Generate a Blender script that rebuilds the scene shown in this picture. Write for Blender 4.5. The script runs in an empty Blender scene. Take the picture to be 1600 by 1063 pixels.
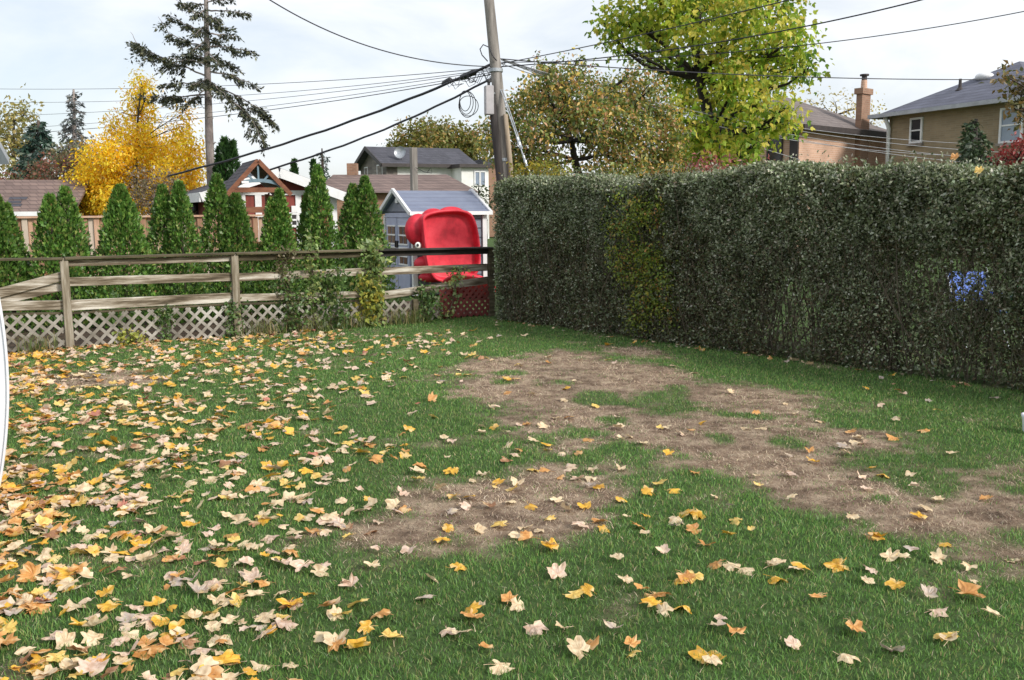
import bpy, math, random
import numpy as np
from mathutils import Vector, Matrix

# ------------------------------------------------------------------ camera
sc = bpy.context.scene
col = sc.collection
F = 1450.0; CX = 800.0; CY = 531.5; HZ = 331.0; EYE = 1.6
PITCH = math.atan((CY - HZ) / F); ROLL = math.radians(0.45)
_f = np.array([0, math.cos(PITCH), -math.sin(PITCH)])
_u0 = np.array([0, math.sin(PITCH), math.cos(PITCH)]); _r0 = np.array([1.0, 0, 0])
_r = _r0 * math.cos(ROLL) - _u0 * math.sin(ROLL)
_u = _u0 * math.cos(ROLL) + _r0 * math.sin(ROLL)
CAM = np.array([0, 0, EYE])
cd = bpy.data.cameras.new('camera'); cam = bpy.data.objects.new('camera', cd); col.objects.link(cam)
cd.sensor_width = 36.0; cd.lens = 36.0 * F / 1600.0; cd.clip_start = 0.05; cd.clip_end = 2000
M4 = Matrix(((_r[0], _u[0], -_f[0], CAM[0]), (_r[1], _u[1], -_f[1], CAM[1]), (_r[2], _u[2], -_f[2], CAM[2]), (0, 0, 0, 1)))
cam.matrix_world = M4
sc.camera = cam

# ------------------------------------------------------------------ sky, sun, exposure
SUN_EL = math.radians(30); SUN_AZ = (0.80, -0.60)      # where the sun stands: to the right, behind the viewer
w = bpy.data.worlds.new('World'); sc.world = w; w.use_nodes = True
nt = w.node_tree; nt.nodes.clear()
def N(t, tree=None, **kw):
    n = (tree or nt).nodes.new(t)
    for k, v in kw.items(): setattr(n, k, v)
    return n
out = N('ShaderNodeOutputWorld'); bg = N('ShaderNodeBackground'); bg.inputs[1].default_value = 0.105
sky = N('ShaderNodeTexSky'); sky.sky_type = 'NISHITA'; sky.sun_disc = False
sky.sun_elevation = SUN_EL; sky.sun_rotation = math.atan2(SUN_AZ[0], SUN_AZ[1]); sky.dust_density = 1.5
tc = N('ShaderNodeTexCoord'); mp = N('ShaderNodeMapping'); mp.inputs['Scale'].default_value = (1.2, 1.2, 3.6); mp.inputs['Rotation'].default_value = (0.1, 0.15, 0.6)
nz = N('ShaderNodeTexNoise'); nz.inputs['Scale'].default_value = 2.6; nz.inputs['Detail'].default_value = 7; nz.inputs['Roughness'].default_value = 0.55; nz.inputs['Distortion'].default_value = 0.5
rp = N('ShaderNodeValToRGB'); rp.color_ramp.elements[0].position = 0.36; rp.color_ramp.elements[0].color = (0.52,) * 3 + (1,)
rp.color_ramp.elements[1].position = 0.60; rp.color_ramp.elements[1].color = (0.97,) * 3 + (1,)
mx = N('ShaderNodeMix', data_type='RGBA'); mx.inputs['B'].default_value = (7.7, 7.95, 8.3, 1)
L_ = nt.links.new
L_(tc.outputs['Generated'], mp.inputs[0]); L_(mp.outputs[0], nz.inputs[0]); L_(nz.outputs[0], rp.inputs[0])
L_(rp.outputs[0], mx.inputs['Factor']); L_(sky.outputs[0], mx.inputs['A']); L_(mx.outputs['Result'], bg.inputs[0]); L_(bg.outputs[0], out.inputs[0])
sl = bpy.data.lights.new('sun', 'SUN'); sl.energy = 2.7; sl.angle = math.radians(12); sl.color = (1.0, 0.95, 0.88)
so = bpy.data.objects.new('sun', sl); col.objects.link(so)
sd = Vector((SUN_AZ[0] * math.cos(SUN_EL), SUN_AZ[1] * math.cos(SUN_EL), math.sin(SUN_EL)))
so.rotation_euler = sd.to_track_quat('Z', 'Y').to_euler(); so.location = (20, -15, 20)
sc.view_settings.view_transform = 'Standard'; sc.view_settings.look = 'None'
sc.view_settings.exposure = 0.38; sc.view_settings.gamma = 1.0; sc.view_settings.use_curve_mapping = False
sc.cycles.max_bounces = 6; sc.cycles.diffuse_bounces = 3; sc.cycles.transmission_bounces = 4; sc.cycles.transparent_max_bounces = 6
sc.cycles.use_denoising = True

# ------------------------------------------------------------------ geometry helpers
def ray(px, py): return _f + _r * (px - CX) / F - _u * (py - CY) / F
def P(px, py, d):
    q = ray(px, py); return CAM + q * (d / q[1])
def G(px, py, z=0.0):
    q = ray(px, py); return CAM + q * ((z - EYE) / q[2])
def proj(V):
    V = np.asarray(V, float) - CAM
    d = V @ _f
    return CX + F * (V @ _r) / d, CY - F * (V @ _u) / d, d
def zat(x, y, py):
    lo, hi = -20.0, 60.0
    for _ in range(50):
        m = (lo + hi) / 2
        if proj([x, y, m])[1] > py: lo = m
        else: hi = m
    return m
def along(O, D, px, z=EYE):
    lo, hi = -60.0, 60.0
    g = lambda t: proj([O[0] + D[0] * t, O[1] + D[1] * t, z])[0] - px
    while O[1] + D[1] * lo < 1: lo += 0.5
    while O[1] + D[1] * hi < 1: hi -= 0.5
    s = 1 if g(hi) > g(lo) else -1
    for _ in range(60):
        m = (lo + hi) / 2
        if g(m) * s < 0: lo = m
        else: hi = m
    return m
def S(r, g, b, k=1.0):
    f = lambda c: ((c / 255 + 0.055) / 1.055) ** 2.4 if c > 10 else c / 255 / 12.92
    return (f(r) * k, f(g) * k, f(b) * k)
rng = np.random.default_rng(11); random.seed(5)

def tag(o, label=None, cat=None, group=None, kind=None):
    if label: o['label'] = label
    if cat: o['category'] = cat
    if group: o['group'] = group
    if kind: o['kind'] = kind
    return o
def thing(name, label, cat, loc=(0, 0, 0), group=None):
    o = bpy.data.objects.new(name, None); o.location = [float(c) for c in loc]; o.empty_display_size = 0.1
    col.objects.link(o); return tag(o, label, cat, group)
def wloc(p):
    l = np.zeros(3)
    while p is not None:
        l = l + np.array(p.location); p = p.parent
    return l
def link(name, me, parent=None, loc=None):
    o = bpy.data.objects.new(name, me); col.objects.link(o)
    if parent: o.parent = parent
    if loc is not None: o.location = [float(c) for c in loc]
    return o
def np_mesh(name, V, FA, mat, parent=None, colr=None, smooth=False, loc=None):
    """V (n,3) world; FA (m,k) uniform faces; colr (n,3)"""
    V = np.asarray(V, np.float64); base = wloc(parent) if parent else np.zeros(3)
    o_loc = np.zeros(3)
    if parent is None and loc is not None: o_loc = np.asarray(loc, float)
    V = V - base - o_loc
    me = bpy.data.meshes.new(name); n = len(V); FA = np.asarray(FA, np.int32); m, k = FA.shape
    me.vertices.add(n); me.vertices.foreach_set('co', V.astype(np.float32).ravel())
    me.loops.add(m * k); me.loops.foreach_set('vertex_index', FA.ravel())
    me.polygons.add(m); me.polygons.foreach_set('loop_start', np.arange(0, m * k, k, dtype=np.int32))
    if smooth: me.polygons.foreach_set('use_smooth', np.ones(m, bool))
    if colr is not None:
        ca = me.color_attributes.new('Col', 'FLOAT_COLOR', 'POINT')
        c4 = np.ones((n, 4), np.float32); c4[:, :3] = colr
        ca.data.foreach_set('color', c4.ravel())
    me.update(); me.validate()
    me.materials.append(mat)
    return link(name, me, parent, o_loc if parent is None else None)

class MB:
    def __init__(s): s.v = []; s.f = []
    def add(s, vs, fs):
        b = len(s.v); s.v += [tuple(map(float, p)) for p in vs]; s.f += [tuple(i + b for i in f) for f in fs]; return s
    def box8(s, p): return s.add(p, [(0, 3, 2, 1), (4, 5, 6, 7), (0, 1, 5, 4), (1, 2, 6, 5), (2, 3, 7, 6), (3, 0, 4, 7)])
    def box(s, c, sz, rz=0.0):
        c = np.array(c, float); hx, hy, hz = [q / 2 for q in sz]; ca, sa = math.cos(rz), math.sin(rz); p = []
        for z in (-hz, hz):
            for x, y in ((-hx, -hy), (hx, -hy), (hx, hy), (-hx, hy)):
                p.append(c + (x * ca - y * sa, x * sa + y * ca, z))
        return s.box8(p)
    def beam(s, a, b, w_, h_, up=(0, 0, 1)):
        a = np.array(a, float); b = np.array(b, float); d = b - a; d /= np.linalg.norm(d)
        x = np.cross(d, np.array(up, float)); x /= np.linalg.norm(x); y = np.cross(x, d)
        p = []
        for e in (a, b):
            for i, j in ((-1, -1), (1, -1), (1, 1), (-1, 1)): p.append(e + x * i * w_ / 2 + y * j * h_ / 2)
        return s.box8(p)
    def tube(s, pts, rad, n=6, cap=True):
        pts = [np.array(p, float) for p in pts]
        if not hasattr(rad, '__len__'): rad = [rad] * len(pts)
        b = len(s.v); pr = None
        for i, p in enumerate(pts):
            d = pts[min(i + 1, len(pts) - 1)] - pts[max(i - 1, 0)]
            d = d / (np.linalg.norm(d) + 1e-9)
            a = np.array([0, 0, 1.0]) if abs(d[2]) < 0.9 else np.array([1.0, 0, 0])
            if pr is None: x = np.cross(d, a)
            else: x = pr - d * (pr @ d)
            x /= np.linalg.norm(x) + 1e-9; y = np.cross(d, x); pr = x
            for k in range(n):
                t = 2 * math.pi * k / n
                s.v.append(tuple(p + (x * math.cos(t) + y * math.sin(t)) * rad[i]))
        for i in range(len(pts) - 1):
            for k in range(n):
                k2 = (k + 1) % n
                s.f.append((b + i * n + k, b + i * n + k2, b + (i + 1) * n + k2, b + (i + 1) * n + k))
        if cap:
            s.f.append(tuple(b + k for k in range(n))[::-1]); e = b + (len(pts) - 1) * n
            s.f.append(tuple(e + k for k in range(n)))
        return s
    def lathe(s, c, prof, n=20, ax=(0, 0, 1)):
        c = np.array(c, float); ax = np.array(ax, float); ax /= np.linalg.norm(ax)
        a = np.array([1.0, 0, 0]) if abs(ax[0]) < 0.8 else np.array([0, 1.0, 0])
        x = np.cross(ax, a); x /= np.linalg.norm(x); y = np.cross(ax, x); b = len(s.v)
        for r_, h_ in prof:
            for k in range(n):
                t = 2 * math.pi * k / n
                s.v.append(tuple(c + ax * h_ + (x * math.cos(t) + y * math.sin(t)) * r_))
        for i in range(len(prof) - 1):
            for k in range(n):
                k2 = (k + 1) % n
                s.f.append((b + i * n + k, b + i * n + k2, b + (i + 1) * n + k2, b + (i + 1) * n + k))
        return s
    def ellip(s, c, R3, n=16, m=10, rotz=0.0):
        c = np.array(c, float); b = len(s.v); ca, sa = math.cos(rotz), math.sin(rotz)
        for i in range(m + 1):
            th = math.pi * i / m
            for k in range(n):
                t = 2 * math.pi * k / n
                x, y, z = R3[0] * math.sin(th) * math.cos(t), R3[1] * math.sin(th) * math.sin(t), R3[2] * math.cos(th)
                s.v.append(tuple(c + (x * ca - y * sa, x * sa + y * ca, z)))
        for i in range(m):
            for k in range(n):
                k2 = (k + 1) % n
                s.f.append((b + i * n + k, b + (i + 1) * n + k, b + (i + 1) * n + k2, b + i * n + k2))
        return s
    def build(s, name, mat, parent=None, smooth=False, bevel=0.0, loc=None):
        base = wloc(parent) if parent else np.zeros(3)
        ol = np.zeros(3)
        if parent is None and loc is not None: ol = np.asarray(loc, float)
        V = np.array(s.v) - base - ol
        me = bpy.data.meshes.new(name); me.from_pydata([tuple(v) for v in V], [], s.f); me.materials.append(mat)
        if smooth:
            for p in me.polygons: p.use_smooth = True
        me.update()
        o = link(name, me, parent, ol if parent is None else None)
        if bevel:
            m = o.modifiers.new('edge', 'BEVEL'); m.width = bevel; m.segments = 1; m.limit_method = 'ANGLE'
        return o

# ------------------------------------------------------------------ materials
def newmat(name):
    m = bpy.data.materials.new(name); m.use_nodes = True; m.node_tree.nodes.clear()
    return m, m.node_tree
def mottled(name, cols, scale=4.0, rough=0.8, bump=0.0, bscale=None, stretch=(1, 1, 1), detail=6, coat=0.0, spread=(0.3, 0.7), metal=0.0, rot=(0, 0, 0)):
    m, t = newmat(name)
    o = N('ShaderNodeOutputMaterial', t); b = N('ShaderNodeBsdfPrincipled', t)
    tcn = N('ShaderNodeTexCoord', t); mpn = N('ShaderNodeMapping', t); mpn.inputs['Scale'].default_value = stretch; mpn.inputs['Rotation'].default_value = rot
    n = N('ShaderNodeTexNoise', t); n.inputs['Scale'].default_value = scale; n.inputs['Detail'].default_value = detail; n.inputs['Roughness'].default_value = 0.62
    r = N('ShaderNodeValToRGB', t); els = r.color_ramp.elements
    k = len(cols)
    while len(els) < k: els.new(0.5)
    for i, c in enumerate(cols):
        els[i].position = spread[0] + (spread[1] - spread[0]) * i / max(1, k - 1); els[i].color = (*c, 1)
    t.links.new(tcn.outputs['Object'], mpn.inputs[0]); t.links.new(mpn.outputs[0], n.inputs[0]); t.links.new(n.outputs[0], r.inputs[0])
    t.links.new(r.outputs[0], b.inputs['Base Color']); b.inputs['Roughness'].default_value = rough; b.inputs['Coat Weight'].default_value = coat; b.inputs['Metallic'].default_value = metal
    if bump:
        n2 = N('ShaderNodeTexNoise', t); n2.inputs['Scale'].default_value = bscale or scale * 5; n2.inputs['Detail'].default_value = 5
        t.links.new(mpn.outputs[0], n2.inputs[0])
        bm = N('ShaderNodeBump', t); bm.inputs['Strength'].default_value = bump; bm.inputs['Distance'].default_value = 0.02
        t.links.new(n2.outputs[0], bm.inputs['Height']); t.links.new(bm.outputs[0], b.inputs['Normal'])
    t.links.new(b.outputs[0], o.inputs[0]); return m
def foliage(name, trans=0.3, gloss=0.06, rough=0.5, src='attr', noise=0.0, back=None):
    m, t = newmat(name)
    o = N('ShaderNodeOutputMaterial', t)
    if src == 'attr':
        a = N('ShaderNodeAttribute', t); a.attribute_name = 'Col'; c = a.outputs['Color']
    else:
        a = N('ShaderNodeObjectInfo', t); c = a.outputs['Color']
    if noise:
        tcn = N('ShaderNodeTexCoord', t); n = N('ShaderNodeTexNoise', t); n.inputs['Scale'].default_value = noise; n.inputs['Detail'].default_value = 4
        t.links.new(tcn.outputs['Object'], n.inputs[0])
        h = N('ShaderNodeValToRGB', t); h.color_ramp.elements[0].position = 0.3; h.color_ramp.elements[0].color = (0.62, 0.46, 0.30, 1); h.color_ramp.elements[1].position = 0.62; h.color_ramp.elements[1].color = (1.06, 1.04, 1.0, 1)
        t.links.new(n.outputs[0], h.inputs[0])
        q = N('ShaderNodeMix', t, data_type='RGBA', blend_type='MULTIPLY'); q.inputs['Factor'].default_value = 0.85
        t.links.new(c, q.inputs['A']); t.links.new(h.outputs[0], q.inputs['B']); c = q.outputs['Result']
        n3 = N('ShaderNodeTexNoise', t); n3.inputs['Scale'].default_value = noise * .45; n3.inputs['Detail'].default_value = 2; t.links.new(tcn.outputs['Object'], n3.inputs[0])
        h3 = N('ShaderNodeValToRGB', t); h3.color_ramp.elements[0].position = 0.5; h3.color_ramp.elements[0].color = (0, 0, 0, 1); h3.color_ramp.elements[1].position = 0.68; h3.color_ramp.elements[1].color = (.6, .6, .6, 1)
        t.links.new(n3.outputs[0], h3.inputs[0]); q3 = N('ShaderNodeMix', t, data_type='RGBA'); q3.inputs['B'].default_value = (*S(238, 216, 170), 1)
        t.links.new(h3.outputs[0], q3.inputs['Factor']); t.links.new(c, q3.inputs['A']); c = q3.outputs['Result']
    d = N('ShaderNodeBsdfDiffuse', t); tr = N('ShaderNodeBsdfTranslucent', t); mixn = N('ShaderNodeMixShader', t); mixn.inputs[0].default_value = trans
    t.links.new(c, d.inputs[0]); t.links.new(c, tr.inputs[0]); t.links.new(d.outputs[0], mixn.inputs[1]); t.links.new(tr.outputs[0], mixn.inputs[2])
    g = N('ShaderNodeBsdfGlossy', t); g.inputs['Roughness'].default_value = rough; g.inputs['Color'].default_value = (1, 1, 1, 1)
    m2 = N('ShaderNodeMixShader', t); m2.inputs[0].default_value = gloss
    t.links.new(mixn.outputs[0], m2.inputs[1]); t.links.new(g.outputs[0], m2.inputs[2]); t.links.new(m2.outputs[0], o.inputs[0])
    return m
def brickmat(name, c1, c2, cm, bw, bh, mortar=0.012, rough=0.85, ori='xy', bump=0.25):
    """bricks on vertical walls: maps (x+y, z)"""
    m, t = newmat(name)
    o = N('ShaderNodeOutputMaterial', t); b = N('ShaderNodeBsdfPrincipled', t); b.inputs['Roughness'].default_value = rough
    tcn = N('ShaderNodeTexCoord', t); sp = N('ShaderNodeSeparateXYZ', t); ad = N('ShaderNodeMath', t); cb = N('ShaderNodeCombineXYZ', t)
    t.links.new(tcn.outputs['Object'], sp.inputs[0]); t.links.new(sp.outputs[0], ad.inputs[0]); t.links.new(sp.outputs[1], ad.inputs[1])
    t.links.new(ad.outputs[0], cb.inputs[0]); t.links.new(sp.outputs[2], cb.inputs[1])
    br = N('ShaderNodeTexBrick', t); br.inputs['Color1'].default_value = (*c1, 1); br.inputs['Color2'].default_value = (*c2, 1); br.inputs['Mortar'].default_value = (*cm, 1)
    br.inputs['Scale'].default_value = 1; br.inputs['Mortar Size'].default_value = mortar; br.inputs['Brick Width'].default_value = bw; br.inputs['Row Height'].default_value = bh
    t.links.new(cb.outputs[0], br.inputs[0])
    n = N('ShaderNodeTexNoise', t); n.inputs['Scale'].default_value = 1.3; n.inputs['Detail'].default_value = 8; t.links.new(tcn.outputs['Object'], n.inputs[0])
    h = N('ShaderNodeValToRGB', t); h.color_ramp.elements[0].position = 0.3; h.color_ramp.elements[0].color = (0.75, 0.75, 0.75, 1); h.color_ramp.elements[1].position = 0.7; h.color_ramp.elements[1].color = (1.1, 1.1, 1.1, 1)
    t.links.new(n.outputs[0], h.inputs[0])
    q = N('ShaderNodeMix', t, data_type='RGBA', blend_type='MULTIPLY'); q.inputs['Factor'].default_value = 0.9
    t.links.new(br.outputs[0], q.inputs['A']); t.links.new(h.outputs[0], q.inputs['B']); t.links.new(q.outputs['Result'], b.inputs['Base Color'])
    bm = N('ShaderNodeBump', t); bm.inputs['Strength'].default_value = bump; bm.inputs['Distance'].default_value = 0.01; bm.invert = True
    t.links.new(br.outputs[1], bm.inputs['Height']); t.links.new(bm.outputs[0], b.inputs['Normal'])
    t.links.new(b.outputs[0], o.inputs[0]); return m

MT = {}
MT['leaf'] = foliage('tree_leaf', 0.42, 0.04)
MT['leaf_bright'] = foliage('bright_leaf', 0.55, 0.02)
MT['needle'] = foliage('needle_foliage', 0.2, 0.04)
MT['hedge'] = foliage('hedge_leaf', 0.22, 0.035, 0.5)
MT['blade'] = foliage('grass_blade', 0.35, 0.03, 0.5)
MT['straw'] = foliage('straw_blade', 0.1, 0.03)
MT['fallen'] = foliage('fallen_leaf', 0.22, 0.04, 0.5, 'obj', 2.6)
MT['fallen_attr'] = foliage('fallen_leaf_mixed', 0.2, 0.05, 0.5, 'attr', 36.0)
MT['bark'] = mottled('bark', [S(45, 38, 32), S(92, 80, 70)], 9, 0.95, 0.6, 30, (1, 1, 0.35))
MT['bark_dark'] = mottled('bark_dark', [S(28, 24, 22), S(60, 52, 46)], 9, 0.95, 0.6, 30, (1, 1, 0.35))
MT['bark_grey'] = mottled('bark_grey', [S(105, 95, 92), S(168, 158, 152)], 5, 0.95, 0.6, 24, (1, 1, 0.5))
MT['stem'] = mottled('stem', [S(60, 55, 45), S(105, 95, 78)], 12, 0.9)
def grain(m, rot, scl):
    for n in m.node_tree.nodes:
        if n.type == 'MAPPING': n.vector_type = 'TEXTURE'; n.inputs['Rotation'].default_value = rot; n.inputs['Scale'].default_value = scl
    return m
RA = math.atan2(0.43, 0.9)
MT['wood_grey'] = grain(mottled('weathered_wood', [S(74, 64, 48), S(116, 104, 86), S(164, 154, 138), S(208, 202, 190)], 1.6, 0.9, 0.35, 14, detail=10, spread=(0.36, 0.64)), (0, 0, RA), (1.1, .5, .09))
MT['wood_moss'] = grain(mottled('mossy_wood', [S(48, 44, 30), S(84, 76, 56), S(120, 110, 90)], 1.6, 0.92, 0.35, 14, detail=10), (0, 0, RA), (1.1, .5, .09))
MT['wood_post'] = grain(mottled('weathered_post', [S(92, 80, 62), S(136, 126, 108), S(178, 170, 156)], 1.6, 0.9, 0.35, 14, detail=10), (0, 0, RA), (.07, .07, .8))
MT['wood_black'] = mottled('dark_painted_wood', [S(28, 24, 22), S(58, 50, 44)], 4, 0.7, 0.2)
MT['lattice'] = mottled('lattice_wood', [S(96, 90, 80), S(150, 144, 134), S(206, 202, 194)], 2.6, 0.9, 0.25, 40, (1, 1, 1), 8)
MT['lattice_red'] = mottled('red_lattice_wood', [S(98, 48, 44), S(138, 66, 60)], 3, 0.85, 0.2)
MT['cedar_board'] = mottled('cedar_board', [S(164, 126, 102), S(200, 162, 136), S(186, 170, 156)], 3, 0.85, 0.2, 30, (2, 2, 0.4))
MT['cedar_pale'] = mottled('cedar_board_pale', [S(176, 160, 144), S(206, 190, 174)], 3, 0.85, 0.2, 30, (2, 2, 0.4)); MT['cedar_brown'] = mottled('cedar_board_brown', [S(140, 104, 82), S(176, 138, 112)], 3, 0.85, 0.2, 30, (2, 2, 0.4))
MT['brown_wood'] = mottled('brown_stained_wood', [S(96, 56, 36), S(140, 88, 60)], 5, 0.7, 0.2, 40, (1, 1, 3))
MT['roof_board'] = mottled('dark_roof_board', [S(48, 44, 50), S(82, 76, 82)], 5, 0.8, 0.2)
MT['bluegrey'] = mottled('blue_grey_paint', [S(92, 116, 128), S(112, 136, 148)], 5, 0.5)
MT['white'] = mottled('white_paint', [S(214, 214, 216), S(238, 238, 238)], 3, 0.5)
MT['white_wall'] = mottled('white_stucco', [S(216, 216, 212), S(238, 238, 234)], 1.5, 0.9, 0.1)
MT['redpanel'] = mottled('brick_red_panel', [S(112, 52, 46), S(142, 68, 58)], 4, 0.8, 0.15, 30, (4, 4, 0.5))
MT['darktrim'] = mottled('dark_trim', [S(44, 38, 38), S(64, 56, 54)], 4, 0.6)
MT['shed_grey'] = mottled('shed_grey_plastic', [S(116, 122, 136), S(132, 138, 152)], 3, 0.55, 0.15, 60)
MT['shed_roof'] = mottled('shed_roof_plastic', [S(112, 120, 142), S(128, 136, 156)], 3, 0.5, 0.1, 60)
MT['shed_lilac'] = mottled('shed_door_plastic', [S(158, 164, 190), S(176, 182, 204)], 3, 0.55)
MT['glass'] = mottled('window_glass', [(0.015, 0.017, 0.02), (0.03, 0.032, 0.036)], 2, 0.06)
MT['glass_sky'] = mottled('window_glass_pale', [S(120, 132, 150), S(150, 162, 178)], 1.5, 0.08)
MT['red'] = mottled('red_moulded_plastic', [S(178, 28, 46), S(208, 38, 58), S(220, 58, 74)], 3.5, 0.55, 0.05, 90, detail=10, spread=(.36, .62))
MT['eye_white'] = mottled('eye_white', [S(236, 234, 228), S(246, 244, 240)], 3, 0.4)
MT['black'] = mottled('black_plastic', [(0.012, 0.012, 0.013), (0.03, 0.03, 0.032)], 4, 0.5)
MT['cable'] = mottled('black_cable', [S(34, 34, 40), S(56, 56, 64)], 4, 0.6)
MT['cable_grey'] = mottled('grey_cable', [S(128, 130, 136), S(172, 174, 180)], 4, 0.5)
MT['pole'] = mottled('utility_pole_wood', [S(104, 98, 94), S(140, 134, 128), S(168, 162, 156)], 4, 0.95, 0.5, 30, (3, 3, 0.25))
MT['pole_dark'] = mottled('utility_pole_dark_wood', [S(46, 42, 42), S(76, 70, 68)], 4, 0.95, 0.5, 30, (3, 3, 0.25))
MT['pole_pale'] = mottled('pale_pole_wood', [S(140, 124, 104), S(182, 166, 146)], 4, 0.95, 0.4, 30, (3, 3, 0.25))
MT['metal_box'] = mottled('grey_metal_box', [S(158, 154, 156), S(182, 178, 180)], 3, 0.5, metal=0.1)
MT['galv'] = mottled('galvanised_steel', [S(150, 155, 160), S(190, 195, 200)], 8, 0.4, metal=0.5)
MT['brick_olive'] = brickmat('olive_brick', S(148, 130, 104), S(164, 144, 116), S(158, 144, 122), 0.22, 0.075)
MT['brick_pink'] = brickmat('pink_brick', S(190, 150, 126), S(206, 166, 142), S(204, 176, 156), 0.22, 0.075)
MT['brick_brown'] = brickmat('chimney_brick', S(140, 104, 84), S(158, 120, 98), S(150, 128, 108), 0.22, 0.075)
MT['stone'] = brickmat('grey_stone', S(104, 96, 92), S(150, 140, 132), S(120, 114, 108), 0.45, 0.2, 0.03)
MT['sh_grey'] = brickmat('grey_shingle', S(98, 100, 114), S(112, 114, 128), S(84, 86, 98), 0.3, 0.13, 0.012)
MT['sh_brown'] = brickmat('brown_shingle', S(116, 98, 92), S(136, 116, 108), S(98, 82, 78), 0.3, 0.13, 0.016)
MT['sh_taupe'] = brickmat('taupe_shingle', S(112, 102, 98), S(126, 116, 112), S(98, 90, 88), 0.3, 0.13, 0.012)
MT['sh_dark'] = brickmat('dark_shingle', S(70, 70, 78), S(84, 84, 92), S(58, 58, 66), 0.3, 0.13, 0.012)
MT['grey_trim'] = mottled('grey_trim', [S(150, 152, 158), S(176, 178, 184)], 3, 0.6)
MT['blue_plastic'] = mottled('blue_plastic', [S(46, 92, 190), S(70, 120, 214)], 3, 0.4)
MT['green_plastic'] = mottled('green_plastic', [S(52, 160, 96), S(80, 190, 120)], 3, 0.4)
MT['white_plastic'] = mottled('white_plastic', [S(222, 224, 232), S(240, 242, 246)], 2, 0.35)

# ------------------------------------------------------------------ ground and lawn
DEAD = [[(703, 578), (745, 566), (800, 558), (870, 549), (930, 553), (1000, 568), (1060, 582), (1110, 600), (1190, 606), (1275, 622), (1285, 634), (1245, 652), (1262, 675), (1320, 676),
         (1400, 682), (1462, 694), (1470, 706), (1400, 714), (1330, 712), (1310, 722), (1370, 745), (1440, 768), (1510, 770), (1500, 742), (1560, 722), (1578, 735), (1562, 762), (1600, 772), (1680, 790), (1680, 836),
         (1560, 838), (1480, 838), (1400, 832), (1330, 822), (1250, 795), (1185, 762), (1130, 738), (1060, 718), (985, 700), (940, 700), (918, 716), (940, 745), (950, 775), (925, 812), (880, 830),
         (800, 842), (740, 858), (640, 872), (560, 872), (500, 848), (505, 826), (560, 815), (610, 806), (612, 782), (650, 768), (740, 752), (790, 735), (838, 716), (850, 700), (820, 680), (790, 655), (745, 630), (715, 600)],
        [(1505, 850), (1600, 850), (1640, 870), (1560, 876), (1490, 868)],
        [(60, 585), (150, 580), (260, 590), (240, 602), (120, 606), (50, 600)],
        [(940, 540), (1010, 545), (1040, 560), (960, 556)]]
GREENS = [(1040, 632, 62, 20), (935, 622, 40, 12), (905, 676, 40, 12), (845, 690, 30, 10), (950, 660, 40, 9), (1235, 694, 28, 10), (1125, 688, 20, 8), (860, 600, 30, 8), (800, 585, 25, 6), (1120, 640, 35, 9), (790, 598, 22, 7),
          (1060, 606, 26, 6), (1380, 782, 22, 8), (960, 700, 30, 9), (1175, 650, 30, 6), (870, 716, 22, 6)]
def gpoly(poly): return np.array([G(x, y)[:2] for x, y in poly])
DPOLY = [gpoly(p) for p in DEAD]
def vnoise(x, y, s, seed=0):
    x = np.asarray(x) * s; y = np.asarray(y) * s
    xi = np.floor(x).astype(int); yi = np.floor(y).astype(int); xf = x - xi; yf = y - yi
    def h(a, b):
        n = (a * 374761393 + b * 668265263 + seed * 974711) & 0x7fffffff
        n = ((n ^ (n >> 13)) * 1274126177) & 0x7fffffff
        return ((n ^ (n >> 16)) & 0xffff) / 65535.0
    u_ = xf * xf * (3 - 2 * xf); v_ = yf * yf * (3 - 2 * yf)
    return (h(xi, yi) * (1 - u_) + h(xi + 1, yi) * u_) * (1 - v_) + (h(xi, yi + 1) * (1 - u_) + h(xi + 1, yi + 1) * u_) * v_
def fbm(x, y, s, seed=0): return 0.5 * vnoise(x, y, s, seed) + 0.3 * vnoise(x, y, s * 2.1, seed + 1) + 0.2 * vnoise(x, y, s * 4.3, seed + 2)
def sdist(x, y, poly):
    x = np.asarray(x, float); y = np.asarray(y, float); d = np.full(x.shape, 1e9); ins = np.zeros(x.shape, bool); n = len(poly)
    for i in range(n):
        ax, ay = poly[i]; bx, by = poly[(i + 1) % n]
        ex, ey = bx - ax, by - ay; wx, wy = x - ax, y - ay
        t = np.clip((wx * ex + wy * ey) / (ex * ex + ey * ey + 1e-12), 0, 1)
        d = np.minimum(d, np.hypot(wx - ex * t, wy - ey * t))
        c = ((ay > y) != (by > y)) & (x < ex * (y - ay) / (by - ay + 1e-12) + ax)
        ins ^= c
    return np.where(ins, -d, d)
def deadness(x, y):
    """0 green lawn .. 1 bare / dead patch"""
    dd = np.full(np.asarray(x).shape, 9.0)
    for p in DPOLY: dd = np.minimum(dd, sdist(x, y, p))
    dd = dd + (fbm(x, y, 2.6, 3) - 0.5) * 0.62 + (vnoise(x, y, 11, 9) - 0.5) * 0.34
    v = np.clip(0.5 - dd / 0.30, 0, 1)
    for gx, gy, rx, ry in GREENS:
        c = G(gx, gy); rX = rx * c[1] / F; e = G(gx, gy - ry); rY = max(0.08, e[1] - c[1])
        q = ((x - c[0]) / rX) ** 2 + ((y - c[1]) / rY) ** 2 + (vnoise(x, y, 9, 21) - 0.5) * 1.5 + (vnoise(x, y, 3.5, 23) - 0.5) * 1.6
        v = v * np.clip((q - 0.25) / 1.0, 0.12, 1)
    thin = np.clip((fbm(x, y, 2.2, 40) - 0.66) / 0.15, 0, 1) * 0.45       # worn spots all over
    return np.maximum(v, thin)

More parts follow.
